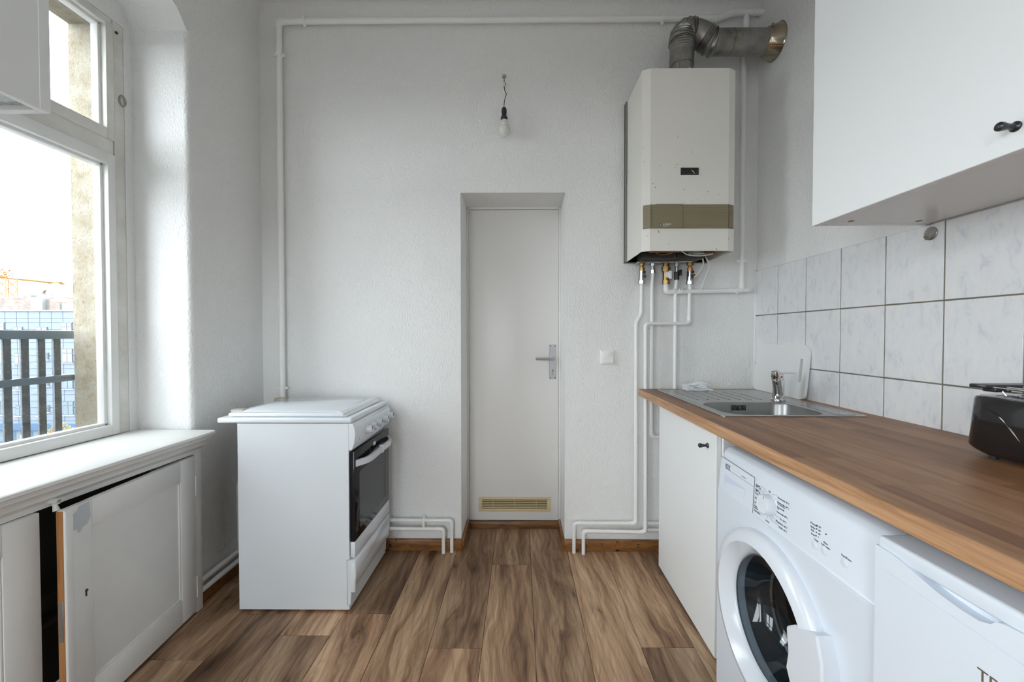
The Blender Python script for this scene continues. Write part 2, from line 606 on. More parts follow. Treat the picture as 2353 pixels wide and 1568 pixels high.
# --- walls
DX0, DX1, DZ = -.331, .251, 2.0          # door recess
s = S()
s.prism([(XL - .3, 0), (DX0, 0), (DX0, DZ), (DX1, DZ), (DX1, 0), (XR + .3, 0), (XR + .3, ZC), (XL - .3, ZC)], 'y', YB, YB + .4)
wall_back = obj('wall_back', s, 'plaster', kind='structure')
obj('ceiling', S().box(XL - .5, XR + .3, YR - .2, YB + .4, ZC, ZC + .15), 'plaster_ceiling', kind='structure')
wall_right = obj('wall_right', S().box(XR, XR + .2, YR - .2, YB + .4, 0, ZC), 'plaster', kind='structure')
RX0, RX1 = -1.25, -.50
s = S()
s.prism([(XL - .4, 0), (RX0, 0), (RX0, 2.5), (RX1, 2.5), (RX1, 0), (XR + .2, 0), (XR + .2, ZC), (XL - .4, ZC)], 'y', YR - .2, YR)
wall_rear = obj('wall_rear', s, 'plaster', kind='structure')
w3 = thing('added_fill_opening', ((RX0 + RX1) / 2, YR - .1, 0), kind='structure')  # unseen glazed opening added behind the camera for fill light
for xx in (RX0, (RX0 + RX1) / 2 - .035, RX1 - .07):
    obj('frame_post', S().box(xx, xx + .07, YR - .14, YR - .08, 0, 2.5, .004), 'paint_white', w3)
for za in (0, 2.43):
    obj('frame_rail', S().box(RX0 + .06, RX1 - .06, YR - .138, YR - .082, za, za + .07, .004), 'paint_white', w3)
obj('pane', S().box(RX0 + .03, RX1 - .03, YR - .112, YR - .108, .03, 2.46), 'window_glass', w3)
# cove between wall and ceiling, left and back
def cove(r, n=6):
    return [(0, 0)] + [(r - r * math.sin(PI / 2 * i / n), -r + r * math.cos(PI / 2 * i / n) ) for i in range(n + 1)]
s = S()
R_ = .05
pr = [(YB, ZC)] + [(YB - R_ * (1 - math.sin(PI / 2 * i / 6)), ZC - R_ * (1 - math.cos(PI / 2 * i / 6))) for i in range(7)]
s.prism([(YB + .01, ZC + .01)] + pr[1:], 'x', XL, XR)
obj('trim_1', s, 'plaster', kind='structure')
s = S()
pr = [(XL + R_ * (1 - math.sin(PI / 2 * i / 6)), ZC - R_ * (1 - math.cos(PI / 2 * i / 6))) for i in range(7)]
s.prism([(XL - .01, ZC + .01)] + pr, 'y', YR, YB)
obj('trim_2', s, 'plaster', kind='structure')

# --- left wall with window niche (inner leaf plaster, outer leaf stone)
NY0, NY1 = .965, 1.737          # niche in y
NZ0, NZ1 = .77, 2.53            # niche bottom, spring of the arch
XF = -1.685                     # inner face of the window frame
RAD = .022
s = S()
s.prism([(XF, NY1), (XL - RAD, NY1)] + [(XL - RAD + RAD * math.sin(PI / 2 * i / 5), NY1 + RAD - RAD * math.cos(PI / 2 * i / 5)) for i in range(1, 6)] + [(XL, YB + .01), (XF, YB + .01)], 'z', 0, NZ1)
W2a, W2b = -1.25, .02           # unseen window added behind the camera for fill light
s.box(XF, XL, W2b, NY0, .78, NZ1)
s.box(XF, XL, YR, W2a, 0, ZC)
s.box(XF, XL, W2a, W2b, 0, .85)
s.box(XF, XL, W2a, W2b, 2.5, ZC)
s.box(XF, XL, W2b, .55, 0, .78)
s.box(XF, -1.62, .55, NY1, 0, .77)
# plaster around the frame
s.box(-1.752, XF, 1.698, YB + .01, 0, ZC)
s.box(-1.752, XF, W2b, .985, 0, ZC)
s.box(-1.752, XF, .985, 1.698, 2.512, ZC)
s.box(-1.752, XF, .985, 1.698, 0, .775)
# arch over the niche
prof = [(NY0, NZ1)]
for i in range(17):
    t = i / 16
    yy = NY0 + (NY1 - NY0) * t
    prof.append((yy, NZ1 + .115 * math.sqrt(max(0, 1 - abs(2 * t - 1) ** 2.6))))
prof += [(NY1, NZ1), (YB + .01, NZ1), (YB + .01, ZC), (W2b, ZC), (W2b, NZ1)]
s.prism(prof, 'x', XF, XL)
wall_left = obj('wall_left', s, 'plaster', kind='structure')
XO = -1.847                     # facade face
WY0, WY1, WZ0, WZ1 = 1.03, 1.632, .80, 2.482
s = S()
s.box(XO, -1.752, WY1, YB + .4, -3.2, ZC + 1.5)
s.box(XO, -1.752, W2b, WY0, -3.2, ZC + 1.5)
s.box(XO, -1.752, WY0, WY1, WZ1, ZC + 1.5)
s.box(XO, -1.752, WY0, WY1, -3.2, WZ0 - .02)
s.box(XO, XF, YR - .2, W2a, -3.2, ZC + 1.5)
s.box(XO, XF, W2a, W2b, -3.2, .85)
s.box(XO, XF, W2a, W2b, 2.5, ZC + 1.5)
obj('wall_facade', s, 'stone_sand', kind='structure')

# --- window_1 : old casement with a transom light
w1 = thing('window_1', (XF, (NY0 + NY1) / 2, .795), kind='structure')
JY0, JY1 = .985, 1.698
FZ1 = 2.512
fr = obj('frame_jamb', S().box(-1.75, XF, 1.6545, JY1, .795, FZ1, .004), 'paint_aged', w1)
obj('rebate_shadow_strip', S().box(-1.75, -1.70, 1.649, 1.656, .80, FZ1 - .02), 'print_brown', w1)  # dark strip painting the shadow between sash and jamb
obj('frame_jamb', S().box(-1.75, XF, JY0, JY0 + .048, .795, FZ1, .004), 'paint_aged', w1)
obj('frame_head', S().box(-1.75, XF - .001, JY0 + .046, 1.652, FZ1 - .03, FZ1, .004), 'paint_aged', w1)
obj('frame_transom', S().box(-1.75, XF - .001, JY0 + .046, 1.652, 1.952, 2.016, .006), 'paint_aged', w1)
def sash(za, zb, ga, gb, mat):
    """sash between za..zb, glass ga..gb"""
    root = obj('sash_stile', S().box(-1.738, XF + .006, 1.620, 1.651, za, zb, .003), mat, w1)
    obj('sash_stile', S().box(-1.738, XF + .006, JY0 + .047, JY0 + .08, za, zb, .003), mat, w1)
    obj('sash_rail', S().box(-1.738, XF + .005, JY0 + .078, 1.622, za, ga, .003), mat, w1)
    obj('sash_rail', S().box(-1.738, XF + .005, JY0 + .078, 1.622, gb, zb, .003), mat, w1)
    g = obj('pane', S().box(-1.733, -1.730, JY0 + .07, 1.63, ga - .008, gb + .008), 'window_glass', w1)
    # stepped glazing bead
    b = S()
    for (ya, yb, zc, zd) in ((1.608, 1.622, ga, gb), (JY0 + .078, JY0 + .092, ga, gb)):
        b.box(-1.73, -1.700, ya, yb, zc, zd, .003)
    for zc, zd in ((ga - .001, ga + .011), (gb - .011, gb + .001)):
        b.box(-1.73, -1.700, JY0 + .08, 1.62, zc, zd, .003)
    obj('glazing_bead', b, 'paint_white', w1)
sash(.797, 1.953, .838, 1.908, 'paint_white')
sash(2.012, FZ1 - .02, 2.055, 2.474, 'paint_aged')
# hinge leaves let into the jamb, small hook eye and bolt
for za, zb in ((2.05, 2.24), (2.28, 2.40), (1.60, 1.75), (.90, 1.00)):
    obj('hinge', S().box(XF - .004, XF + .0025, 1.6495, 1.6535, za, zb, .001, 1), 'dark_metal' if za < 2 else 'bare_wood', w1)
eye = S()
c0 = Vector((XF + .004, 1.688, 2.20))
eye.tube([c0 + Vector((0, .013 * math.cos(a), .022 * math.sin(a))) for a in [2 * PI * i / 14 for i in range(15)]], .0025, 8)
obj('hook_eye', eye, 'hook_metal', w1)
obj('screw', S().cyl((XF - .003, 1.668, 2.47), (XF + .005, 1.668, 2.47), .006, .005, 10), 'dark_metal', w1)
obj('stone_sill', S().box(XO - .03, -1.735, WY0, WY1, WZ0 - .05, WZ0 + .005, .006), 'stone_sand', w1)

# --- added_fill_window : unseen window added beside the camera to brighten the room
w2 = thing('added_fill_window', (XF, (W2a + W2b) / 2, .85), kind='structure')
for ya, yb in ((W2a, W2a + .06), (W2b - .06, W2b), ((W2a + W2b) / 2 - .05, (W2a + W2b) / 2 + .05)):
    obj('frame_post', S().box(-1.75, XF, ya, yb, .85, 2.5, .004), 'paint_white', w2)
for za, zb in ((.85, .91), (2.44, 2.5), (1.93, 2.02)):
    obj('frame_rail', S().box(-1.75, XF - .001, W2a + .05, W2b - .05, za, zb, .004), 'paint_white', w2)
obj('pane', S().box(-1.733, -1.730, W2a + .02, W2b - .02, .88, 2.47), 'window_glass', w2)
obj('sill', S().box(XF, XL + .03, W2a, W2b, .85, .87, .005), 'paint_white', w2)

# --- wood skirting
def skirt(name, x0, x1, y0, y1, h=.062):
    obj(name, S().box(x0, x1, y0, y1, 0, h, .003), 'base_wood', kind='structure')
skirt('baseboard_back', XL, DX0 + .004, YB - .02, YB)
skirt('baseboard_right', DX1 - .004, XR, YB - .02, YB)
s = S()
for xa, xb in ((DX0, DX0 + .014), (DX1 - .014, DX1)):
    s.box(xa, xb, YB - .005, 2.465, 0, .062, .003)
obj('baseboard_recess', s, 'base_wood', kind='structure')
obj('baseboard_left', S().box(XL, XL + .018, 1.74, YB - .02, 0, .055, .003), 'base_wood', kind='structure')

# --- door_1 : narrow flush door in the recess
YD = 2.487
d1 = thing('door_1', (-.04, YD, 0), kind='structure')
s = S()
s.box(DX0, -.3205, YD - .012, YD + .06, .0, DZ, .002)
s.box(.2415, DX1, YD - .012, YD + .06, .0, DZ, .002)
s.box(DX0, DX1, YD - .012, YD + .06, 1.989, DZ + .01, .002)
obj('door_frame', s, 'paint_white', d1)
leaf = obj('door_leaf', S().box(-.319, .240, YD, YD + .04, .043, 1.987, .003), 'door_paint', d1)
th = obj('threshold', S().box(DX0 + .003, DX1 - .003, 2.462, YD + .05, .0, .040, .004), 'threshold_wood', d1)
pl = obj('handle_plate', S().prism(rrect(.183, .2255, .933, 1.150, .004, 3), 'y', YD - .003, YD, .001, 1), 'alu', d1)
for x in (.190, .2185):
    for z in (.942, 1.141):
        obj('screw', S().cyl((x, YD - .0045, z), (x, YD - .002, z), .0032, None, 10), 'dark_metal', pl)
lev = obj('lever', S().tube(fillet([(.204, YD - .001, 1.062), (.204, YD - .052, 1.062), (.096, YD - .052, 1.063)], .012), .0085, 14), 'alu', d1)
obj('rose', S().cyl((.204, YD - .014, 1.062), (.204, YD, 1.062), .013, None, 18), 'alu', d1)
kc = S().cyl((.204, YD - .007, .988), (.204, YD, .988), .0085, None, 16)
kc.box(.200, .208, YD - .007, YD, .962, .988, .002)
ky = obj('lock_cylinder', kc, 'steel', d1)
obj('key_slot', S().box(.203, .205, YD - .0076, YD - .006, .982, .994), 'black_plastic', ky)
v0 = PY(1100, 1142, YD); v1 = PY(1265, 1175, YD)
s = S()
s.box(v0.x, v1.x, YD - .008, YD, v0.z - .016, v0.z, .002); s.box(v0.x, v1.x, YD - .008, YD, v1.z, v1.z + .016, .002)
s.box(v0.x, v0.x + .022, YD - .008, YD, v1.z + .015, v0.z - .015, .002); s.box(v1.x - .022, v1.x, YD - .008, YD, v1.z + .015, v0.z - .015, .002)
vent = obj('vent_grille', s, 'vent_beige', d1)
obj('vent_back', S().box(v0.x + .02, v1.x - .02, YD - .0015, YD, v1.z + .014, v0.z - .014), 'vent_dark', vent)
zz0, zz1 = v1.z + .018, v0.z - .018
sl = S().box(v0.x + .021, v1.x - .021, YD - .006, YD - .001, 0, .0055, .001, 1)
sl.xf(Matrix.Translation((0, 0, zz0 + .002)))
slat = obj('slat', sl, 'vent_beige', vent)
for i in range(1, 5):
    dup(slat, (0, 0, (zz1 - zz0 - .010) * i / 4))
for t in (.2, .5, .8):
    xx = v0.x + (v1.x - v0.x) * t
    obj('vent_bar', S().box(xx - .0015, xx + .0015, YD - .005, YD - .001, zz0, zz1), 'vent_beige', vent)

# --- wall tiles on the right wall
zr = [.86, 1.057, 1.316, 1.562]
ty = [YB - .001 - .1975 * i for i in range(18)]
tile_src = {}
for r in range(3):
    for c in range(17):
        ya, yb = ty[c + 1] + .0021, ty[c] - .0021
        if r not in tile_src:
            tile_src[r] = (obj('tile', S().box(XR - .009, XR - .0005, ya, yb, zr[r] + .0021, zr[r + 1] - .0021, .0012, 1), 'tile_marble', wall_right), c)
        else:
            dup(tile_src[r][0], (0, -.1975 * (c - tile_src[r][1]), 0))
obj('grout_bed', S().box(XR - .0065, XR + .001, ty[-1], YB, .86, 1.5605), 'grout', wall_right)
obj('caulk_bead', S().tube([(XR - .008, YB - .004, z) for z in [.92 + i * .05 for i in range(14)]], [.004 + .003 * random.random() for i in range(14)], 8), 'paint_white', wall_right)

# --- painted screw plugs and repair seam low on the back wall
for px, py in ((1520, 886), (1677, 883)):
    p = PY(px, py, YB)
    obj('screw_plug', S().lathe([(.006, 0), (.0095, -.002), (.007, -.004), (.0045, -.003)], (p.x, YB, p.z), (0, 1, 0), 14), 'plaster', wall_back)

# ================================================================== OUTSIDE
street = obj('street_ground', S().box(-160, 160, -160, 160, -12.6, -12.4), 'street_grey', kind='structure')

# railing in front of the window
rl = thing('balcony_railing', (-1.905, 1.33, .70), 'dark metal window railing with flat vertical bars outside the casement', 'railing')
rt_ = obj('top_rail', S().box(-1.925, -1.885, .98, 1.70, 1.194, 1.228, .003), 'rail_metal_top', rl)
obj('middle_rail', S().box(-1.918, -1.892, .98, 1.70, 1.016, 1.044, .003), 'rail_metal_top', rl)
obj('bottom_rail', S().box(-1.918, -1.892, .98, 1.70, .735, .765, .003), 'rail_metal_top', rl)
bar = obj('bar', S().box(-1.910, -1.900, 1.4465, 1.4715, .75, 1.20, .002, 1), 'rail_metal', rl)
for i in range(-9, 4):
    if i: dup(bar, (0, i * .0535, 0))
for yy in (1.0, 1.68):
    obj('wall_bracket', S().box(-1.90, XO + .002, yy - .012, yy + .012, 1.02, 1.04, .002, 1), 'rail_metal', rl)

# panel-clad block across the street, facing us
YBLD = 45.0
def bx(px): return PY(px, 770, YBLD).x
def bz(py): return PY(80, py, YBLD).z
bd = thing('apartment_block', (bx(60), YBLD, -12.4), 'blue grey panel clad apartment block with a flat roof across the street', 'building')
XA, XE = bx(-160), bx(330)
obj('wall', S().box(XA, XE, YBLD + .12, YBLD + 10, bz(976), bz(716)), 'clad_joint', bd)
obj('roof_edge', S().box(XA - .2, XE + .2, YBLD - .15, YBLD + 10, bz(716), bz(713)), 'render_white', bd)
prow = [716, 731.5, 742, 757.5]
while prow[-1] < 974:
    prow.append(prow[-1] + 15)
prow[-1] = 975
pcol = [-14 + 26.5 * i for i in range(8)]
psrc = {}
for r in range(len(prow) - 1):
    for c in range(len(pcol) - 1):
        h = round(prow[r + 1] - prow[r], 2)
        xa, xb, za, zb = bx(pcol[c]) + .025, bx(pcol[c + 1]) - .025, bz(prow[r + 1]) + .025, bz(prow[r]) - .025
        if h not in psrc:
            psrc[h] = (obj('panel', S().box(xa, xb, YBLD, YBLD + .13, za, zb), 'clad_panel', bd), xa, zb)
        else:
            o, x_, z_ = psrc[h]
            dup(o, (xa - x_, 0, zb - z_))
def far_window(pa, pb, ya, yb, mull=.5):
    xa, xb, za, zb = bx(pa), bx(pb), bz(yb), bz(ya)
    w = obj('window', S().box(xa, xb, YBLD - .05, YBLD + .14, za, zb), 'far_window_frame', bd)
    t = .07
    xm = xa + (xb - xa) * mull
    zt = za + (zb - za) * .68
    for (x0, x1, z0, z1) in ((xa + t, xm - t / 2, za + t, zt - t / 2), (xm + t / 2, xb - t, za + t, zt - t / 2), (xa + t, xm - t / 2, zt + t / 2, zb - t), (xm + t / 2, xb - t, zt + t / 2, zb - t)):
        obj('pane', S().box(x0, x1, YBLD - .08, YBLD, z0, z1), 'far_glass', w)
    obj('window_sill', S().box(xa - .1, xb + .1, YBLD - .18, YBLD + .05, za - .1, za), 'render_white', w)
for k in range(4):
    y0 = 741.5 + 60.2 * k
    far_window(142.5, 167, y0, y0 + 32)
    far_window(84, 110 if k == 0 else 100, y0 + 10, y0 + 34)
    far_window(33, 53, y0 + 10, y0 + 34)
    far_window(-12, 12, y0, y0 + 32)
    if k:
        far_window(106, 111.5, y0 + 9, y0 + 25)
sf = obj('shop_front', S().box(XA, XE, YBLD + .2, YBLD + 9, -12.4, bz(975)), 'shop_blue', bd)
obj('shop_fascia', S().box(XA, XE, YBLD - .3, YBLD + .3, bz(988), bz(974)), 'shop_blue', bd)
for pa, pb in ((-8, 6), (30, 40), (70, 86), (126, 138)):
    obj('shop_pane', S().box(bx(pa), bx(pb), YBLD + .1, YBLD + .25, bz(1016), bz(991)), 'far_glass', sf)
obj('shop_poster', S().box(bx(41), bx(46), YBLD + .05, YBLD + .22, bz(1012), bz(1000)), 'print_white', sf)

# old brick firewall buildings behind
YOB = 62.0
def ox(px): return PY(px, 770, YOB).x
def oz(py): return PY(80, py, YOB).z
ob = thing('old_brick_building', (ox(60), YOB, -12.4), 'old bare brick fire wall with stepped top rising behind the panel block', 'building')
obj('fire_wall', S().prism([(ox(-60), -12.4), (ox(124), -12.4), (ox(124), oz(692)), (ox(109), oz(689)), (ox(83), oz(686)), (ox(62), oz(684.5)), (ox(25), oz(685.5)), (ox(-5), oz(683)), (ox(-60), oz(684))], 'y', YOB, YOB + 8), 'old_brick', ob)
obj('brick_pier', S().box(ox(62), ox(83), YOB - .4, YOB + 3, -12.4, oz(680)), 'old_brick', ob)
obj('brick_pier', S().box(ox(121.5), ox(143), YOB - .3, YOB + 3, -12.4, oz(683)), 'old_brick', ob)
obj('rendered_pier', S().box(ox(83), ox(109), YOB - .6, YOB + 3, -12.4, oz(681)), 'render_grey', ob)
obj('chimney_hood', S().box(ox(83), ox(97), YOB - .8, YOB + 1, oz(681), oz(676)), 'crane_grey', ob)
obj('chimney', S().box(ox(28), ox(41), YOB + 2, YOB + 4, oz(690), oz(677)), 'old_brick', ob)
obj('rendered_wing', S().box(ox(143), ox(190), YOB, YOB + 6, -12.4, oz(697)), 'render_white', ob)

def leafy(name, blobs, Y, mat, trunk, label, cat):
    t = thing(name, trunk[1], label, cat)
    s = S()
    rn = random.Random(3)
    for (px, py, rpx) in blobs:
        c = PY(px, py, Y); r = rpx * Y / F
        for q in range(70):
            d = Vector((rn.gauss(0, 1), rn.gauss(0, 1), rn.gauss(0, 1))).normalized() * r * rn.uniform(.45, 1.05)
            p = c + d
            a = r * .2
            m_ = Matrix.Rotation(rn.uniform(0, 6.3), 3, Vector((rn.uniform(-1, 1), rn.uniform(-1, 1), rn.uniform(-1, 1))).normalized())
            q4 = [p + m_ @ Vector(k) for k in ((-a, 0, -a * .2), (0, -a * .6, 0), (a, 0, a * .1), (0, a * .6, a * .3))]
            s.bm.faces.new([s.bm.verts.new(k) for k in q4])
    obj('foliage', s, mat, t, kind='stuff')
    obj('trunk', S().tube([trunk[1]] + [PY(b[0], b[1], Y) for b in blobs[:2]], [.3, .2, .08], 8), 'bark', t)
leafy('roof_tree', [(100, 672, 4), (106, 667, 6), (111, 674, 5), (118, 683, 4), (121, 675, 6), (117, 690, 4), (125, 680, 4)], 68, 'leaf_green', (0, PY(112, 700, 68)), 'green tree growing up behind the old brick wall', 'tree')
leafy('street_tree', [(118, 992, 9), (126, 976, 6), (110, 998, 7), (150, 984, 9), (160, 990, 8), (135, 998, 9), (146, 975, 5), (120, 1008, 10)], 36, 'leaf_yellow', (0, Vector((PY(128, 990, 36).x, 36, -12.4))), 'autumn yellow tree in front of the shop fronts', 'tree')

# tower crane
cr = thing('tower_crane', Vector((PY(16, 700, 95).x, 95, -12.4)), 'orange tower crane with lattice mast above the rooftops', 'crane')
A0 = PY(16, 660, 95)
def lattice(s, p, q, w, h, step, r):
    p, q = Vector(p), Vector(q)
    t = (q - p).normalized(); side = Vector((-t.y, t.x, 0)) if abs(t.z) < .9 else Vector((1, 0, 0))
    side.normalize(); upv = side.cross(t).normalized() if abs(t.z) < .9 else Vector((0, 1, 0))
    cs = [side * a * w + upv * b * h for a in (-.5, .5) for b in (-.5, .5)]
    for c in cs: s.tube([p + c, q + c], r, 4)
    n = max(1, int((q - p).length / step))
    for i in range(n):
        a, b = p.lerp(q, i / n), p.lerp(q, (i + 1) / n)
        for j, k in ((0, 1), (2, 3), (0, 2), (1, 3)):
            s.tube([a + cs[j], b + cs[k]], r * .6, 4)
            s.tube([b + cs[j], a + cs[k]], r * .6, 4)
s = S(); lattice(s, (A0.x, 95, -12.4), (A0.x, 95, PY(16, 641, 95).z), 2.2, 2.2, 2.4, .15)
obj('mast', s, 'crane_orange', cr)
zj = PY(16, 637.5, 95).z
J0 = PY(-60, 637, 90); J1 = PY(147, 651, 107)
J0.z = zj; J1.z = zj
obj('jib', S().tube([J0, J1], .36, 4), 'crane_orange', cr)
s = S()
for i in range(9):
    p = Vector((A0.x, 95, zj)).lerp(J1, .12 + i * .1)
    s.tube([p, p + Vector((0, 0, 1.15))], .05, 4)
s.tube([Vector((A0.x, 95, zj + 1.15)), J1 + Vector((0, 0, 1.1))], .05, 4)
obj('jib_handrail', s, 'crane_grey', cr)
c_ = PY(30, 635, 94)
obj('cabin', S().box(c_.x - .75, c_.x + .75, 93.6, 95, c_.z - .45, c_.z + .5, .05), 'print_white', cr)
s = S(); lattice(s, (A0.x - 1.2, 95, zj + .2), (A0.x + .4, 95, zj + 1.6), 1.4, 1.0, 1.2, .12)
obj('turntable', s, 'crane_orange', cr)
s = S()
for a in range(7):
    t0, t1 = math.radians(200 - a * 35), math.radians(165 - a * 35)
    s.tube([(c_.x + .42 * math.cos(t0), 93.55, c_.z + .32 * math.sin(t0)), (c_.x + .42 * math.cos(t1), 93.55, c_.z + .32 * math.sin(t1))], .09, 4)
obj('blue_emblem', s, 'print_blue', cr)
w_ = Vector((A0.x, 95, zj)).lerp(J1, .80)
obj('counterweight', S().box(w_.x - 1.0, w_.x + 1.0, w_.y - .6, w_.y + .6, zj - 1.55, zj - .2), 'crane_grey', cr)
w_ = Vector((A0.x, 95, zj)).lerp(J1, .93)
obj('winch', S().box(w_.x - .6, w_.x + .6, w_.y - .5, w_.y + .5, zj + .2, zj + 1.0), 'crane_grey', cr)

# ================================================================== CUPBOARD UNDER THE WINDOW
XC = -1.40
cb = thing('window_cupboard', (XC, 1.15, 0), 'white painted wooden cupboard under the window with a moulded sill and one door ajar', 'cupboard')
CY0, CY1 = .57, 1.728
ZS = .794
obj('sill_board', S().prism([(XF - .02, ZS), (-1.340, ZS), (-1.334, ZS - .004), (-1.334, ZS - .014), (-1.340, ZS - .019), (XF - .02, ZS - .019)], 'y', CY0, CY1 - .003), 'paint_white', cb)
mould = [(XC - .02, ZS - .018), (-1.342, ZS - .018), (-1.345, ZS - .026), (-1.352, ZS - .029), (-1.352, ZS - .034), (-1.362, ZS - .041), (-1.372, ZS - .052), (-1.374, ZS - .062), (-1.384, ZS - .066), (XC + .001, ZS - .080), (XC - .02, ZS - .080)]
obj('sill_moulding', S().prism(mould, 'y', CY0, CY1 - .006), 'paint_white', cb)
obj('top_rail', S().box(XC - .024, XC, CY0, CY1, .6985, ZS - .02, .001, 1), 'paint_white', cb)
obj('side_stile', S().box(XC - .03, XC, 1.694, CY1, .004, .70, .003), 'paint_white', cb)
obj('side_panel', S().box(XL - .004, XC - .02, 1.706, CY1 - .001, .004, .775), 'paint_white', cb)
obj('interior_shelf', S().box(-1.615, -1.47, .6, 1.70, .30, .318, .002), 'dark_interior', cb)
obj('interior_batten', S().box(-1.50, -1.468, .6, 1.70, .36, .40, .002), 'dark_interior', cb)
obj('interior_back', S().box(-1.618, -1.606, .56, 1.705, .01, .76), 'dark_interior', cb)

def cup_door(y0, y1, z0, z1, th=.022):
    """frame and panel door, front face at x = 0, returns dict of shapes"""
    st, rt2, rb = .085, .085, .10
    o = {}
    s = S()
    s.box(-th, 0, y0, y0 + st, z0, z1, .003); s.box(-th, 0, y1 - st, y1, z0, z1, .003)
    s.box(-th, -.0003, y0 + st - .001, y1 - st + .001, z1 - rt2, z1, .002); s.box(-th, -.0003, y0 + st - .001, y1 - st + .001, z0, z0 + rb, .002)
    o['door'] = s
    o['panel'] = S().box(-th + .006, -.007, y0 + st - .004, y1 - st + .004, z0 + rb - .004, z1 - rt2 + .004)
    b = S()
    ya, yb, za, zb = y0 + st, y1 - st, z0 + rb, z1 - rt2
    w = .007
    for (a0, a1, c0, c1) in ((ya, ya + w, za, zb), (yb - w, yb, za, zb), (ya, yb, za, za + w), (ya, yb, zb - w, zb)):
        b.box(-.010, -.0025, a0, a1, c0, c1, .003, 2)
    o['panel_bead'] = b
    return o
# closed left leaf
dl = cup_door(.585, 1.130, .02, .697)
T = Matrix.Translation((XC + .012, 0, 0))
o1 = obj('door', dl['door'].xf(T), 'paint_white', cb)
obj('panel', dl['panel'].xf(T), 'paint_white', o1)
obj('panel_bead', dl['panel_bead'].xf(T), 'paint_white', o1)
# right leaf, hung on the right, swung out by six degrees
L_ = .542
dr = cup_door(-L_, 0, .018, .692)
T = Matrix.Translation((XC + .004, 1.691, 0)) @ Matrix.Rotation(math.radians(5.7), 4, 'Z')
o2 = obj('door', dr['door'].xf(T), 'paint_white', cb)
obj('panel', dr['panel'].xf(T), 'paint_white', o2)
obj('panel_bead', dr['panel_bead'].xf(T), 'paint_white', o2)
obj('bare_edge', S().box(-.0215, -.003, -L_ - .0015, -L_ + .002, .02, .690, .001, 1).xf(T), 'bare_wood', o2, 'bare unpainted brown wood edge')
obj('cover_strip', S().box(-.002, .006, -L_ - .004, -L_ + .022, .02, .690, .004, 3).xf(T), 'paint_white', o2)
obj('lock_plate', S().box(-.0195, -.006, -L_ - .0022, -L_ + .001, .30, .42, .001, 1).xf(T), 'hook_metal', o2)
kh = S()
kh.lathe([(.0055, 0), (.005, .0012)], (0, -L_ + .062, .415), (1, 0, 0), 9); kh.box(-.0005, .0012, -L_ + .058, -L_ + .063, .398, .412)
obj('keyhole', kh.xf(T), 'black_plastic', o2)
pts = [(-.005, .648), (.0, .67), (.012, .676), (.017, .688), (.05, .689), (.053, .64), (.041, .621), (.028, .619), (.022, .607), (.013, .606), (.012, .619), (.001, .62)]
obj('filler_patch', S().prism([(-L_ + .026 + a, b) for a, b in pts], 'x', -.0001, .0006).xf(T), 'patch_filler', o2, 'bluish grey filler patch')
for z in (.12, .56):
    obj('hinge', S().cyl((XC + .0025, 1.6925, z - .045), (XC + .0025, 1.6925, z + .045), .0032, None, 10), 'paint_white', cb)
# turn button on the rail
tb = PX(122, 1152, XC + .012)
s = S().cyl((XC - .001, tb.y, .716), (XC + .03, tb.y, .716), .0085, None, 14)
bt = obj('turn_button', s, 'paint_white', cb)
obj('turn_button_arm', S().tube([(XC + .016, tb.y, .716), (XC + .018, tb.y, .700), (XC + .022, tb.y, .687)], [.006, .0058, .0085], 10), 'paint_white', bt)
obj('turn_button_screw', S().cyl((XC + .0295, tb.y, .716), (XC + .0312, tb.y, .716), .005, None, 10), 'hook_metal', bt)

# ================================================================== WALL CABINET ON THE LEFT WALL
lx = -1.13
c_ = PX(117, 262, lx)
ly, lz = c_.y, c_.z
lc = thing('wall_cabinet', (-1.28, ly - .3, lz), 'white wall cabinet with a glass bottom shelf hung beside the casement window', 'cabinet')
t_ = .018
obj('side', S().box(XL, lx - .019, ly - t_, ly, lz, lz + .75, .001, 1), 'melamine_white', lc)
obj('side', S().box(XL, lx - .019, ly - .60, ly - .60 + t_, lz, lz + .75, .001, 1), 'melamine_white', lc)
obj('top', S().box(XL, lx - .019, ly - .60 + t_, ly - t_, lz + .75 - t_, lz + .75), 'melamine_white', lc)
obj('back', S().box(XL, XL + .006, ly - .60 + t_, ly - t_, lz + .02, lz + .75 - t_), 'melamine_white', lc)
obj('bottom', S().box(XL + .006, lx - .05, ly - .60 + t_, ly - t_, lz + .024, lz + .024 + t_), 'melamine_white', lc)
obj('glass_shelf', S().box(XL + .02, lx - .03, ly - .58, ly - t_ - .004, lz + .010, lz + .016), 'shelf_glass', lc)
dd = obj('door', S().box(lx - .018, lx, ly - .60, ly, lz, lz + .75, .0012, 1), 'melamine_white', lc)
obj('door_stile', S().box(lx - .001, lx + .0015, ly - .022, ly - .0005, lz + .0005, lz + .749, .0005, 1), 'melamine_white', dd)

# ================================================================== GAS COOKER
SX0, SX1, SY0, SY1 = -1.225, -.742, 1.708, 2.168
ck = thing('gas_cooker', ((SX0 + SX1) / 2, (SY0 + SY1) / 2, 0), 'white freestanding gas cooker with closed lid and dark glass oven door', 'cooker')
body = S()
body.prism([(SX0, .012), (SX1 - .012, .012), (SX1 - .012, .232), (SX1, .232), (SX1, .826), (SX0, .826)], 'y', SY0, SY1)
obj('body', body, 'enamel_white', ck)
ft = obj('foot', S().cyl((SX0 + .05, SY0 + .05, 0), (SX0 + .05, SY0 + .05, .014), .018, None, 14), 'black_plastic', ck)
for dx, dy in ((.36, 0), (0, .37), (.36, .37)):
    dup(ft, (dx, dy, 0))
# hob slab
obj('hob_top', S().box(-1.312, -.727, SY0 - .004, SY1 + .004, .8275, .8505, .007, 3), 'enamel_white', ck)
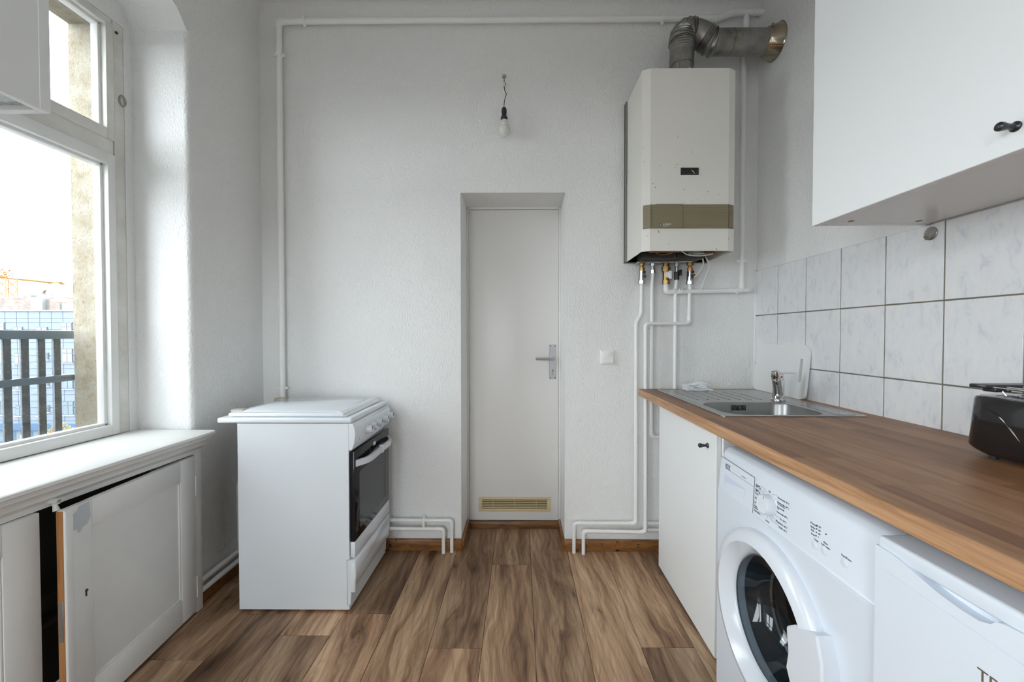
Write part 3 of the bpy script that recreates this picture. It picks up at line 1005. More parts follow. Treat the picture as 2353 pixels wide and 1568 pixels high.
# lid: pressed sheet with raised middle and rounded front lip
s = S()
s.box(-1.275, -.768, SY0 + .012, SY1 - .010, .852, .8685, .006, 3)
lid = obj('lid', s, 'enamel_white', ck)
s = S()
lp = [[(-1.235, SY0 + .045, .868), (-.80, SY0 + .045, .868), (-.80, SY1 - .04, .868), (-1.235, SY1 - .04, .868)],
      [(-1.228, SY0 + .055, .8745), (-.81, SY0 + .055, .8745), (-.81, SY1 - .05, .8745), (-1.228, SY1 - .05, .8745)]]
obj('lid_raised_field', s.loops(lp), 'enamel_white', lid)
s = S()
lip = [(-.80, .868), (-.797, .8735), (-.788, .8735), (-.772, .866), (-.757, .855), (-.759, .8515), (-.80, .8505)]
s.prism(lip, 'y', SY0 + .020, SY1 - .018, .0012, 1)
obj('lid_front_lip', s, 'enamel_white', lid)
for yy in (SY0 + .075, SY1 - .075):
    hg = obj('lid_hinge', S().box(-1.29, -1.235, yy - .026, yy + .016, .8505, .8765, .003), 'caulk', lid)
# control panel, slightly bulging
s = S()
cp = [(SX1 + .001, .712), (-.735, .708), (-.727, .711), (-.717, .738), (-.712, .775), (-.714, .805), (-.723, .826), (SX1 + .001, .826)]
s.prism(cp, 'y', SY0 - .001, SY1 + .001, .0015, 1)
pan = obj('control_panel', s, 'enamel_white', ck)
kz = .772
for px in (852, 866, 880, 889.5, 897):
    Yk = PX(px - 8, 985, -.704).y
    if Yk > SY1 - .02: Yk = SY1 - .02
ks = [SY0 + .13, SY0 + .19, SY0 + .262, SY0 + .352, SY0 + .432]
kb = S().lathe([(.024, 0), (.024, .003), (.0185, .006), (.0175, .026), (.015, .029), (.0, .029)], (-.714, ks[0], kz), (1, 0, .05), 24)
kn = obj('knob', kb, 'plastic_white_gloss', ck)
mk = obj('knob_mark', S().box(-.6855, -.6835, ks[0] - .0012, ks[0] + .0012, kz + .002, kz + .016), 'print_dark', kn)
for yk in ks[1:]:
    k2 = dup(kn, (0, yk - ks[0], 0))
    dup(mk, (0, yk - ks[0], 0), k2)
obj('ignition_button', S().lathe([(.009, 0), (.009, .004), (.006, .006), (0, .006)], (-.717, SY0 + .058, .752), (1, 0, .1), 16), 'plastic_white_gloss', ck)
# oven door
od = obj('oven_door', S().box(SX1 + .003, SX1 + .024, SY0 + .004, SY1 - .004, .308, .702, .003), 'oven_glass', ck)
obj('oven_door_window', S().prism(rrect(SY0 + .055, SY1 - .055, .345, .600, .012, 4), 'x', SX1 + .0235, SX1 + .0246), 'oven_window', od)
obj('oven_door_foot', S().box(SX1 + .003, SX1 + .024, SY0 + .004, SY1 - .004, .240, .307, .003), 'enamel_white', od)
obj('badge', S().box(SX1 + .0235, SX1 + .0252, SY0 + .225, SY0 + .255, .667, .685, .001, 1), 'print_white', od)
text('lettering', 'oven', .009, (SX1 + .0242, SY0 + .20, .272), (0, 1, 0), (0, 0, 1), 'print_dark', od) if False else None
hz = .648
hp = fillet([(SX1 + .022, SY0 + .016, hz), (SX1 + .055, SY0 + .07, hz), (SX1 + .060, SY0 + .11, hz), (SX1 + .060, SY1 - .11, hz), (SX1 + .055, SY1 - .07, hz), (SX1 + .022, SY1 - .016, hz)], .03)
s = S()
def ribbon(path, w, t, s):
    loops = []
    for i, p in enumerate(path):
        a = path[max(0, i - 1)]; b = path[min(len(path) - 1, i + 1)]
        tg = (b - a).normalized(); nn = Vector((tg.y, -tg.x, 0))
        loops.append([p + nn * t / 2 + Vector((0, 0, w / 2)), p + nn * t / 2 - Vector((0, 0, w / 2)), p - nn * t / 2 - Vector((0, 0, w / 2)), p - nn * t / 2 + Vector((0, 0, w / 2))])
    s.loops(loops)
ribbon(hp, .027, .012, s)
ym = (SY0 + SY1) / 2 + .01
oh = obj('oven_handle', s, 'plastic_white_gloss', od)
obj('handle_clip', S().box(SX1 + .050, SX1 + .070, ym - .004, ym + .006, hz - .018, hz + .02, .002), 'plastic_white_gloss', oh)
# drawer
s = S()
s.prism([(SX1 - .012, .030), (SX1 + .004, .030), (SX1 + .006, .085), (SX1 + .020, .115), (SX1 + .026, .15), (SX1 + .026, .222), (SX1 + .020, .228), (SX1 - .012, .228)], 'y', SY0 + .003, SY1 - .003, .002, 1)
dw = obj('drawer', s, 'enamel_white', ck)
obj('drawer_grip', S().box(SX1 + .004, SX1 + .024, SY0 + .001, SY0 + .02, .085, .215, .006, 2), 'enamel_white', dw)
obj('plinth', S().box(SX1 - .012, SX1 - .001, SY0, SY1, .012, .03), 'enamel_white', ck)
# back cover
s = S()
s.prism([(SX0 + .001, .10), (SX0 - .016, .115), (SX0 - .018, .24), (SX0 - .03, .255), (SX0 - .032, .55), (SX0 - .022, .58), (SX0 - .020, .735), (SX0 + .001, .745)], 'y', SY0 + .03, SY1 - .03, .003, 1)
obj('back_cover', s, 'steel', ck)
obj('flue_bracket', S().prism([(SX0 + .001, .826), (SX0 - .024, .812), (SX0 - .02, .808), (SX0 + .001, .80)], 'y', SY0 + .03, SY0 + .10), 'steel', ck)

# ================================================================== BOILER
BZ0, BZ1 = 1.611, 2.474
BX0, BX1 = .584, 1.027
BYF = 1.915
bo = thing('gas_boiler', ((BX0 + BX1) / 2, (BYF + YB) / 2, BZ0), 'cream wall hung gas boiler with chamfered corners and olive band', 'boiler')
ch = .036
def shell(x0, x1, yb, yf, c):
    return [(x0, yb), (x0, yf + c * .45), (x0 + c, yf), (x1 - c, yf), (x1, yf + c * .45), (x1, yb)]
out = shell(BX0, BX1, YB - .015, BYF, ch)
inn = shell(BX0 + .004, BX1 - .004, YB - .015, BYF + .004, ch)
s = S()
lo_o = [(x, y, BZ0) for x, y in out]; hi_o = [(x, y, BZ1) for x, y in out]
lo_i = [(x, y, BZ0) for x, y in inn]; hi_i = [(x, y, BZ1 - .01) for x, y in inn]
s.loops([hi_i, lo_i, lo_o, hi_o], True, True)
obj('cover', s, 'boiler_cover', bo, sharp=15)
obj('back_plate', S().box(BX0 - .008, BX0 - .001, YB - .035, YB - .003, BZ0 - .004, BZ1 + .004), 'grey_sheet', bo)
obj('back_plate', S().box(BX0 - .008, BX1 + .006, YB - .014, YB, BZ0 - .004, BZ1 + .002), 'grey_sheet', bo)
# olive band around the front
b0, b1 = 1.718, 1.830
s = S()
o3 = shell(BX0 + .006, BX1 - .006, BYF + .022, BYF - .006, ch - .004)
i3 = shell(BX0 + .006, BX1 - .006, BYF + .022, BYF + .002, ch - .002)
s.loops([[(x, y, b0) for x, y in o3], [(x, y, b1) for x, y in o3]], True, True)
band = obj('band', s, 'boiler_band', bo, sharp=15)
gv = S().box(.7745, BX1 - ch - .002, BYF - .0072, BYF - .0055, b0 + .009, b0 + .0101)
g0 = obj('rib', gv, 'boiler_band_light', band)
for i in range(1, 10):
    dup(g0, (0, 0, .0103 * i))
g1 = obj('rib', S().box(BX0 + ch + .006, BX0 + ch + .032, BYF - .0072, BYF - .0055, b0 + .009, b0 + .0101), 'boiler_band_light', band)
for i in range(1, 10):
    dup(g1, (0, 0, .0103 * i))
for (x0, y0, x1, y1) in ((BX0 + .007, BYF + .0085, BX0 + ch - .001, BYF - .0055), (BX1 - ch + .001, BYF - .0055, BX1 - .007, BYF + .0085)):
    s = S()
    s.loops([[(x0, y0 - .0012, z), (x1, y1 - .0012, z), (x1, y1 + .001, z), (x0, y0 + .001, z)] for z in (b0 + .009, b0 + .0101)])
    gg = obj('rib', s, 'boiler_band_light', band)
    for i in range(1, 10):
        dup(gg, (0, 0, .0103 * i))
flap = obj('control_flap', S().box(.644, .7725, BYF - .010, BYF - .004, b0 + .001, b1 + .0015, .001, 1), 'boiler_band', band)
for xx in (BX0 + ch + .0015, BX1 - ch - .0015, .7735):
    obj('band_joint', S().box(xx - .0008, xx + .0008, BYF - .0078, BYF - .004, b0, b1), 'print_brown', band)
e0 = PY(1514, 514, BYF - .011)
s = S(); s.prism([(e0.x, e0.z), (e0.x + .0145, e0.z), (e0.x + .00725, e0.z - .0125)], 'y', BYF - .0112, BYF - .009)
em = obj('emblem', s, 'print_blue', flap)
s = S(); s.box(e0.x + .0065, e0.x + .008, BYF - .0116, BYF - .0105, e0.z - .009, e0.z - .0015); s.box(e0.x + .0045, e0.x + .010, BYF - .0116, BYF - .0105, e0.z - .0055, e0.z - .0045)
obj('emblem_sign', s, 'print_white', em)
text('lettering', 'JUNKERS', .0098, (e0.x + .0205, BYF - .0101, e0.z - .0062), (1, 0, 0), (0, 0, 1), 'print_white', flap, shear=.15, stretch=.95)
text('lettering', 'Bosch Gruppe', .0042, (e0.x + .0205, BYF - .0101, e0.z - .0118), (1, 0, 0), (0, 0, 1), 'print_white', flap)
# sight window
q0, q1 = PY(1564, 386, BYF), PY(1605, 402, BYF)
s = S()
s.box(q0.x, q1.x, BYF - .004, BYF + .002, q0.z - .006, q0.z, .001, 1); s.box(q0.x, q1.x, BYF - .004, BYF + .002, q1.z, q1.z + .006, .001, 1)
s.box(q0.x, q0.x + .009, BYF - .004, BYF + .002, q1.z, q0.z, .001, 1); s.box(q1.x - .009, q1.x, BYF - .004, BYF + .002, q1.z, q0.z, .001, 1)
sw = obj('sight_frame', s, 'dark_metal', bo)
obj('sight_glass', S().box(q0.x + .008, q1.x - .008, BYF - .0012, BYF + .001, q1.z + .005, q0.z - .005), 'black_gloss', sw)
obj('sight_wire', S().tube([(q1.x - .034, BYF - .0018, q0.z - .012), (q1.x - .022, BYF - .0018, q1.z + .012), (q1.x - .02, BYF - .0018, q1.z + .007)], .0012, 6), 'cable_white', sw)
# innards seen from below
obj('burner_tray', S().box(BX0 + .02, BX1 - .02, BYF + .015, YB - .04, BZ0 + .035, BZ0 + .07, .004), 'dark_metal', bo)
obj('lower_crossbar', S().box(BX0 + .045, BX0 + .26, YB - .075, YB - .035, BZ0 - .012, BZ0 - .004, .003), 'steel', bo)
obj('lower_crossbar', S().box(BX0 + .255, BX1 - .10, YB - .075, YB - .035, BZ0 - .010, BZ0 - .002, .003), 'steel', bo)
obj('inner_housing', S().box(BX0 + .05, BX1 - .07, YB - .16, YB - .04, BZ0 - .006, BZ0 + .05, .01), 'dark_metal', bo)
obj('copper_bar', S().tube([(BX0 + .055, 1.99, BZ0 + .012), (BX0 + .26, 1.99, BZ0 + .016)], .006, 10), 'copper', bo)
obj('gas_valve_block', S().cyl((.80, 2.08, BZ0 - .002), (.80, 2.08, BZ0 + .05), .018, None, 6), 'brass', bo)
obj('copper_block', S().box(.905, .975, 2.01, 2.06, BZ0 + .004, BZ0 + .024, .004), 'copper', bo)
obj('pump_head', S().cyl((.88, 2.02, BZ0 + .004), (.88, 2.02, BZ0 + .045), .045, None, 24), 'steel', bo)
def wire(pts, r=.0025, m='cable_white', nm='cable'):
    obj(nm, S().tube(fillet(pts, .03, 5), r, 8), m, bo)
wire([(.79, 1.985, BZ0 + .02), (.83, 1.99, BZ0 - .005), (.90, 2.0, BZ0 - .008), (.965, 2.01, BZ0 + .006)], .003)
wire([(.66, 1.985, BZ0 + .012), (.70, 1.99, BZ0 - .006), (.76, 1.995, BZ0 + .008)], .0022, 'copper', 'thermocouple')
wire([(.935, 2.08, BZ0 + .012), (.965, 2.10, BZ0 - .02), (.955, 2.14, BZ0 - .07), (.945, 2.175, BZ0 - .09)], .004)
wire([(.955, 2.08, BZ0 + .012), (1.0, 2.11, BZ0 - .03), (.995, 2.15, BZ0 - .09), (.978, 2.17, BZ0 - .16)], .0035)

# valves: stacks of hex nuts and bodies from the boiler down to the painted pipes
YP = YB - .03
def stack(name, px, top, segs, label=None):
    """segs: (material, kind, length, radius)"""
    x = px
    z = top
    root = None
    for mt, kd, ln, r in segs:
        s = S()
        s.cyl((x, YP, z), (x, YP, z - ln), r, None, 6 if kd == 'hex' else 18)
        o = obj(name if root is None else {'hex': 'hex_nut', 'cyl': 'valve_body'}[kd], s, mt, bo if root is None else root)
        root = root or o
        z -= ln
    return root, z
def px2x(px, py=620): return PY(px, py, YP).x
def py2z(py): return PY(1530, py, YP).z
zt0 = BZ0 - .004
xs = [px2x(1475), px2x(1500), px2x(1530.5), px2x(1555), px2x(1585.5)]
r1, z1 = stack('return_valve', xs[0], zt0 + .03, [('brass', 'cyl', .032, .010), ('brass', 'hex', .014, .016), ('brass', 'cyl', .014, .0095), ('brass', 'hex', .016, .015), ('chrome_dull', 'cyl', .034, .0165), ('chrome_dull', 'cyl', .02, .018), ('chrome_dull', 'hex', .018, .0195)])
obj('valve_screw', S().cyl((xs[0] + .010, YP - .020, z1 + .040), (xs[0] + .006, YP, z1 + .040), .010, None, 12), 'brass', r1)
obj('valve_screw', S().cyl((xs[0] + .009, YP - .019, z1 + .063), (xs[0] + .006, YP, z1 + .063), .007, None, 12), 'dark_metal', r1)
r2, z2 = stack('water_valve', xs[1], zt0 + .03, [('dark_metal', 'cyl', .034, .009), ('chrome_dull', 'hex', .018, .0135), ('chrome_dull', 'cyl', .020, .010), ('chrome_dull', 'hex', .018, .0135)])
r3, z3 = stack('gas_valve', xs[2], zt0 + .03, [('brass', 'cyl', .055, .0175), ('brass', 'hex', .024, .024), ('brass', 'cyl', .05, .018), ('brass', 'hex', .02, .020)])
s = S().lathe([(.017, 0), (.017, .004), (.012, .006)], (xs[2] + .003, YP - .018, z3 + .05), (0, -1, 0), 20)
kb_ = obj('gas_tap_dial', s, 'plastic_switch', r3)
obj('gas_tap_wing', S().box(xs[2] + .006, xs[2] + .020, YP - .036, YP - .02, z3 + .026, z3 + .070, .003), 'plastic_switch', kb_)
r4, z4 = stack('cold_water_valve', xs[3], zt0 + .03, [('dark_metal', 'cyl', .034, .009), ('chrome_dull', 'hex', .018, .0135), ('chrome_dull', 'cyl', .030, .0095), ('dark_metal', 'hex', .044, .0135)])
obj('tap_lever', S().box(xs[3] + .003, xs[3] + .017, YP - .032, YP - .01, z4 + .022, z4 + .052, .003), 'black_plastic', r4)
r5, z5 = stack('flow_valve', xs[4], zt0 + .034, [('copper', 'cyl', .034, .012), ('brass', 'hex', .018, .0175), ('copper', 'cyl', .012, .0105), ('copper', 'hex', .018, .015), ('chrome_dull', 'cyl', .032, .0165), ('chrome_dull', 'cyl', .022, .018), ('chrome_dull', 'hex', .018, .0195)])
obj('valve_screw', S().cyl((xs[4] + .013, YP - .022, z5 + .042), (xs[4] + .006, YP, z5 + .042), .012, None, 12), 'brass', r5)
obj('valve_screw', S().cyl((xs[4] + .010, YP - .02, z5 + .066), (xs[4] + .006, YP, z5 + .066), .007, None, 12), 'dark_metal', r5)

# ================================================================== PAINTED PIPES
def pipe(name, pts, r, label, cat='pipe', rad=.032, group=None, origin=None):
    pp = [Vector(p) for p in pts]
    t = thing(name, origin or pp[-1], label, cat, group)
    o = obj('pipe_run', S().tube(fillet(pp, rad), r, 16), 'paint_pipe', t)
    # swaged elbows
    for a, b, c in zip(pp, pp[1:], pp[2:]):
        d0, d1 = (a - b).normalized(), (c - b).normalized()
        if d0.dot(d1) < -.985: continue
        q0, q1 = b + d0 * min(rad * 1.25, (a - b).length * .5), b + d1 * min(rad * 1.25, (c - b).length * .5)
        obj('elbow', S().tube(fillet([q0, b, q1], rad), r * 1.13, 16), 'paint_pipe', t)
    return t
def clamp(t, p, along, r):
    """two-screw wall clamp around a pipe at p"""
    s = S()
    p = Vector(p)
    if along == 'z':
        s.tube([p + Vector((0, 0, -.008)), p + Vector((0, 0, .008))], r * 1.32, 16)
        s.box(p.x - r - .016, p.x - r + .004, p.y - .006, p.y + .006, p.z - .007, p.z + .007, .003)
        s.box(p.x + r - .004, p.x + r + .016, p.y - .006, p.y + .006, p.z - .007, p.z + .007, .003)
    else:
        s.tube([p + Vector((-.008, 0, 0)), p + Vector((.008, 0, 0))], r * 1.32, 16)
        s.box(p.x - .007, p.x + .007, p.y - .006, p.y + .006, p.z - r - .016, p.z - r + .004, .003)
        s.box(p.x - .007, p.x + .007, p.y - .006, p.y + .006, p.z + r - .004, p.z + r + .016, .003)
    c = obj('pipe_clamp', s, 'paint_pipe', t)
    obj('clamp_stem', S().cyl(p + Vector((0, r, 0)), (p.x, YB, p.z), .005, None, 8), 'paint_pipe', c)

gx0 = PY(646, 600, YP).x
gz = PY(1100, 46, YP).z
gx1 = 1.212
gr = .0155
gzu = PY(1700, 30, YP).z
gp = pipe('gas_pipe', [(gx0, YP, .55), (gx0, YP, gz), (1.075, YP, gz), (1.155, YP - .004, gzu), (XR + .004, YP - .004, gzu)], gr, 'white painted gas pipe under the ceiling, down behind the cooker and beside the boiler', rad=.035)
for p, al in (((PY(700, 48, YP).x, YP, gz), 'x'), ((PY(1522, 44, YP).x, YP, gz), 'x'), ((gx0, YP, PY(638, 127, YP).z), 'z'), ((gx0, YP, PY(648, 892, YP).z), 'z')):
    clamp(gp, p, al, gr)
g2 = pipe('gas_pipe', [(gx1 + .012, YP, gzu), (gx1 + .012, YP, gzu - .07), (gx1, YP - .005, gzu - .13), (gx1, YP, 2.55), (gx1, YP, py2z(668)), (px2x(1532), YP, py2z(671)), (px2x(1530.5), YP, z3 + .002)], .0135, 'white painted gas pipe dropping beside the boiler and looping back to its tap', rad=.03)
for xx in (1.155, 1.26):
    s = S().tube([(xx - .006, YP - .004, gzu), (xx + .006, YP - .004, gzu)], gr * 1.32, 16)
    obj('coupling', s, 'paint_pipe', gp)
s = S().tube([(1.078, YP, gz), (1.066, YP, gz)], gr * 1.35, 16); obj('coupling', s, 'paint_pipe', gp)
clamp(g2, (gx1, YP, PY(1705, 601, YP).z), 'z', .0135)
for px in (1548, 1560, 1566, 1693):
    xx = px2x(px, 669)
    obj('coupling', S().tube([(xx - .003, YP, py2z(669.5)), (xx + .003, YP, py2z(669.5))], .0135 * 1.3, 16), 'paint_pipe', g2)
obj('end_cap', S().tube([(gx1, YP, py2z(668)), (px2x(1720, 668), YP, py2z(668))], .0125, 14), 'paint_pipe', g2)

# the drop beside the boiler belongs to the same run of pipe
for c_o in list(g2.children):
    c_o.parent = gp
    c_o.location = WORLD[c_o.name] - WORLD[gp.name]
bpy.data.objects.remove(g2, do_unlink=True)

hr = .0100
zH1, zH2 = PY(1400, 1203, YP).z, PY(1400, 1218, YP).z
xa, xb = px2x(1461, 900), px2x(1480, 900)
p1 = pipe('heating_pipe', [(xs[0], YP, z1 + .002), (xs[0] - .002, YP, py2z(722)), (xa, YP, py2z(742)), (xa + .004, YP, zH1), (.300, YP, zH1), (.300, YP, -.002)], hr, 'white heating pipe from the boiler return valve, turning down by the door at the corner', origin=(.300, YP, 0))
p2 = pipe('heating_pipe', [(xs[4], YP, z5 + .002), (xs[4] - .004, YP - .001, py2z(744)), (xb - .002, YP - .026, py2z(744)), (xb + .004, YP - .026, zH2), (.350, YP - .014, zH2), (.350, YP - .014, -.002)], hr, 'white heating pipe crossing the others below the boiler, then down by the light switch', origin=(.350, YP - .014, 0))
p3 = pipe('water_pipe', [(xs[1], YP, z2 + .002), (xs[1] - .004, YP, z2 - .05), (xs[1] - .002, YP, py2z(1004)), (xs[1] + .07, YP, py2z(1004))], hr, 'white water pipe passing behind the worktop end with an elbow below it')
p4 = pipe('water_pipe', [(xs[3] - .001, YP, z4 + .002), (xs[3] - .006, YP, z4 - .05), (xs[3] - .006, YP, .6)], hr, 'straight white water pipe standing behind the drying rack side of the sink', origin=(xs[3], YP, .6))
for nm, zz in (('heating_pipe', zH1), ('heating_pipe', zH2)):
    tt = pipe(nm, [(.690, YP, zz), (1.25, YP, zz)], hr, 'white heating pipe along the skirting, %s one, running behind the sink cabinet' % ('upper' if zz == zH1 else 'lower'))
# left of the door, behind the cooker
zL1, zL2 = PY(960, 1196, YP).z, PY(960, 1213, YP).z
xl1, xl2 = PY(1038, 1230, YP).x, PY(1020, 1235, YP).x
q1 = pipe('heating_pipe', [(XL + .02, YP, zL1), (xl1, YP, zL1), (xl1, YP, -.002)], hr, 'white heating pipe leaving behind the cooker, upper of the pair, bent down by the door', origin=(xl1, YP, 0))
q2 = pipe('heating_pipe', [(XL + .02, YP - .012, zL2), (xl2, YP - .012, zL2), (xl2, YP - .012, -.002)], hr, 'white heating pipe leaving behind the cooker, lower of the pair, bent down by the door', origin=(xl2, YP - .012, 0))
xc_ = PY(974, 1196, YP).x
obj('pipe_clip', S().box(xc_ - .006, xc_ + .006, YP - .018, YB, zL2 - .018, zL1 + .020, .003), 'paint_pipe', q1)
# along the left wall
l1 = pipe('heating_pipe', [(XL + .024, 1.66, .117), (XL + .024, YB - .03, .117)], .0125, 'white heating pipe on the side wall between cupboard and cooker, upper one')
l2 = pipe('heating_pipe', [(XL + .030, 1.66, .076), (XL + .030, YB - .03, .076)], .0125, 'white heating pipe on the side wall between cupboard and cooker, lower one')

# ================================================================== FLUE
fy = 2.075
fx = .828
fz = PY(1700, 97, fy).z
fr_ = .0590
fl = thing('flue_pipe', (fx, fy, BZ1), 'dull grey metal flue pipe with ribbed elbow from the boiler to the side wall', 'flue')
obj('collar', S().cyl((fx, fy, BZ1 - .002), (fx, fy, 2.615), fr_ - .002, None, 40), 'flue_metal', fl)
obj('test_hole', S().cyl((fx + .018, fy - fr_ - .0005, 2.535), (fx + .018, fy - fr_ + .006, 2.535), .011, None, 20), 'alu', fl)
obj('seam', S().box(fx - .030, fx - .027, fy - fr_ + .006, fy - fr_ + .012, BZ1, 2.60), 'flue_metal', fl)
# elbow in segments with pressed ribs
ec = Vector((fx + .105, fy, fz - .105))
NN = 420
base_path = fillet([Vector((fx, fy, 2.585)), Vector((fx, fy, 2.62)), Vector((fx + .006, fy, fz + .052)), Vector((fx + .085, fy, fz + .050)), Vector((fx + .150, fy, fz)), Vector((fx + .175, fy, fz))], .085, 10)
dist = [0.0]
for a_, b_ in zip(base_path, base_path[1:]):
    dist.append(dist[-1] + (b_ - a_).length)
path, rad = [], []
for i in range(NN + 1):
    d = dist[-1] * i / NN
    k_ = max(j for j in range(len(dist)) if dist[j] <= d + 1e-9)
    k_ = min(k_, len(base_path) - 2)
    tt_ = (d - dist[k_]) / max(1e-9, dist[k_ + 1] - dist[k_])
    path.append(base_path[k_].lerp(base_path[k_ + 1], tt_))
    u_ = i / NN
    amp = .0078 if (.34 < u_ < .62 or .80 < u_ < .97) else (.0012 if .2 < u_ < .34 else 0)
    rad.append(fr_ + .001 + amp * math.sin(2 * PI * u_ * 14) ** 2)
obj('elbow', S().tube(path, rad, 40), 'flue_metal', fl, sharp=60)
obj('horizontal_pipe', S().cyl((fx + .170, fy, fz), (XR + .003, fy, fz), fr_ + .001, None, 40), 'flue_metal', fl)
obj('joint_ring', S().tube([(fx + .245, fy, fz), (fx + .248, fy, fz)], fr_ + .002, 40), 'brass', fl)
cd_ = Vector((-.62, -.30, .74)).normalized()
cc_ = Vector((fx + .026, fy - .004, fz + .024)) + cd_ * (fr_ + .009)
obj('cleaning_cap', S().lathe([(.038, -.012), (.038, .002), (.034, .005), (.030, .0035), (.0, .0035)], cc_, cd_, 28), 'flue_metal', fl)
s = S().lathe([(.086, 0), (.088, -.003), (.084, -.006), (.066, -.056), (fr_ + .0015, -.064), (fr_ + .0015, -.06)], (XR, fy, fz), (1, 0, 0), 40)
ro = obj('wall_rosette', s, 'rosette_metal', fl, sharp=25)
s = S().tube([(XR - .058, fy - .055, fz + .046), (XR - .052, fy - .062, fz + .05)], .002, 6)
obj('rosette_slot', s, 'black_plastic', ro)
a0 = Vector((XR - .006, fy - .085 * math.cos(.75), fz - .085 * math.sin(.75))); a1 = Vector((XR - .056, fy - .067 * math.cos(.75), fz - .067 * math.sin(.75)))
obj('rosette_seam', S().tube([a0, a1], .0013, 6), 'black_plastic', ro)

# ================================================================== BARE BULB ON THE WALL
YL = 2.165
def lp_(px, py): return PY(px, py, YL)
top = PY(1157, 176, YB)
lb = thing('bare_bulb', lp_(1160, 308), 'bare white light bulb in a black socket dangling from wires on the wall', 'lamp')
obj('wire_outlet', S().lathe([(.013, .001), (.012, -.004), (.005, -.008), (0, -.008)], (top.x + .003, YB, top.z), (0, 1, 0), 14), 'caulk', lb)
obj('wire', S().tube(fillet([top + Vector((.002, -.003, 0)), lp_(1158.5, 184), lp_(1158.5, 191)], .01), .0022, 8), 'black_plastic', lb)
obj('wire_end', S().tube([top + Vector((.004, -.003, .002)), lp_(1156, 180), lp_(1154, 178)], .0016, 6), 'brass', lb)
obj('wire_end', S().tube([top + Vector((0, -.003, .002)), lp_(1155, 172.5), lp_(1152.5, 171.5)], .0014, 6), 'cable_white', lb)
ta, tb_ = lp_(1156, 190), lp_(1163.5, 199)
tbk = obj('terminal_block', S().box(ta.x, tb_.x, YL - .006, YL + .006, tb_.z, ta.z, .0015), 'bulb_collar', lb)
obj('terminal_hole', S().box(tb_.x - .007, tb_.x - .003, YL - .0066, YL - .005, tb_.z + .004, ta.z - .004), 'print_brown', tbk)
obj('cord', S().tube(fillet([lp_(1158.5, 198), lp_(1159.5, 208), lp_(1163.8, 216), lp_(1162, 221), lp_(1159, 232), lp_(1157.6, 249)], .012), .0021, 8), 'black_plastic', lb)
sk0 = lp_(1158.3, 247.5)
k = YL / F
sock = [(.0, 0), (4.2, .5), (5.8, 4), (6.2, 11), (5.4, 13), (5.4, 19), (6.2, 20.5), (7.8, 22), (8.0, 26.5), (6.6, 29)]
obj('socket', S().lathe([(r * k, -h * k) for r, h in sock], sk0, (0, 0, 1), 24), 'black_plastic', lb)
bc = [(6.2, 26), (6.6, 28), (8.0, 36), (9.6, 39)]
obj('bulb_collar', S().lathe([(r * k, -h * k) for r, h in bc], sk0 + Vector((.0015, 0, 0)), (0, 0, 1), 24), 'bulb_collar', lb)
bg = [(9.3, 38)] + [(12.2 * math.cos(a), 50.5 - 13.5 * math.sin(a)) for a in [math.radians(t) for t in range(46, -91, -8)]] + [(0.01, 64)]
obj('bulb_globe', S().lathe([(r * k, -h * k) for r, h in bg], sk0 + Vector((.0022, 0, 0)), (0, 0, 1), 28), 'bulb_glass', lb)

# ================================================================== LIGHT SWITCH
p = PY(1395, 821, YB)
ls = thing('light_switch', (p.x, YB, p.z - .04), 'white square rocker light switch on the wall beside the door', 'switch')
hs = .0395
obj('switch_frame', S().box(p.x - hs, p.x + hs, YB - .010, YB + .001, p.z - hs, p.z + hs, .004, 3), 'plastic_switch', ls)
obj('rocker', S().prism([(YB - .009, p.z - .031), (YB - .0155, p.z - .030), (YB - .0125, p.z + .030), (YB - .009, p.z + .031)], 'x', p.x - .031, p.x + .031, .001, 1), 'plastic_switch', ls)

# ================================================================== WORKTOP
ZT, TH = .917, .037
WX0, WY_END = .643, 2.165
wt = thing('worktop', (.98, 1.0, ZT - TH), 'long wood effect kitchen worktop running along the tiled wall', 'worktop')
HX0, HX1, HY0, HY1 = .752, 1.160, 1.440, 1.752
s = S()
e = .004
s.box(WX0 + e, HX0, -.6, WY_END - e, ZT - TH, ZT)
s.box(HX1, XR - .010, -.6, WY_END - e, ZT - TH, ZT)
s.box(HX0, HX1, -.6, HY0, ZT - TH, ZT)
s.box(HX0, HX1, HY1, WY_END - e, ZT - TH, ZT)
obj('top_board', s, 'worktop_wood', wt)
obj('front_edge', S().prism([(WX0 + e + .001, ZT - TH), (WX0, ZT - TH + .001), (WX0, ZT - .004), (WX0 + .0015, ZT - .001), (WX0 + e, ZT + .0002), (WX0 + e + .001, ZT)], 'y', -.6, WY_END), 'worktop_edge', wt)
obj('end_edge', S().box(WX0 + .001, XR - .010, WY_END - e - .001, WY_END, ZT - TH, ZT), 'worktop_edge', wt)

# ================================================================== SINK
ZK = ZT + .0035
sk = thing('kitchen_sink', (.98, 1.77, ZT), 'stainless steel inset sink with drainer grooves in the worktop', 'sink')
ou = rrect(.722, 1.246, 1.425, 2.118, .018, 6)
b0_ = rrect(.765, 1.142, 1.452, 1.735, .075, 6)
def inset(d, z, r):
    return [(x, y, z) for x, y in rrect(.765 + d, 1.142 - d, 1.452 + d, 1.735 - d, r, 6)]
s = S()
s.loops([[(x, y, ZT + .0003) for x, y in ou], [(x, y, ZK - .0006) for x, y in ou], [(x, y, ZK) for x, y in rrect(.7245, 1.2435, 1.4275, 2.1155, .0165, 6)],
         [(x, y, ZK) for x, y in rrect(.733, 1.235, 1.436, 2.107, .012, 6)], [(x, y, ZK - .0022) for x, y in rrect(.737, 1.231, 1.440, 2.103, .012, 6)],
         [(x, y, ZK - .0022) for x, y in b0_], inset(.003, ZK - .004, .073)], False, False)
obj('drainer_plate', s, 'steel_sink', sk)
s = S()
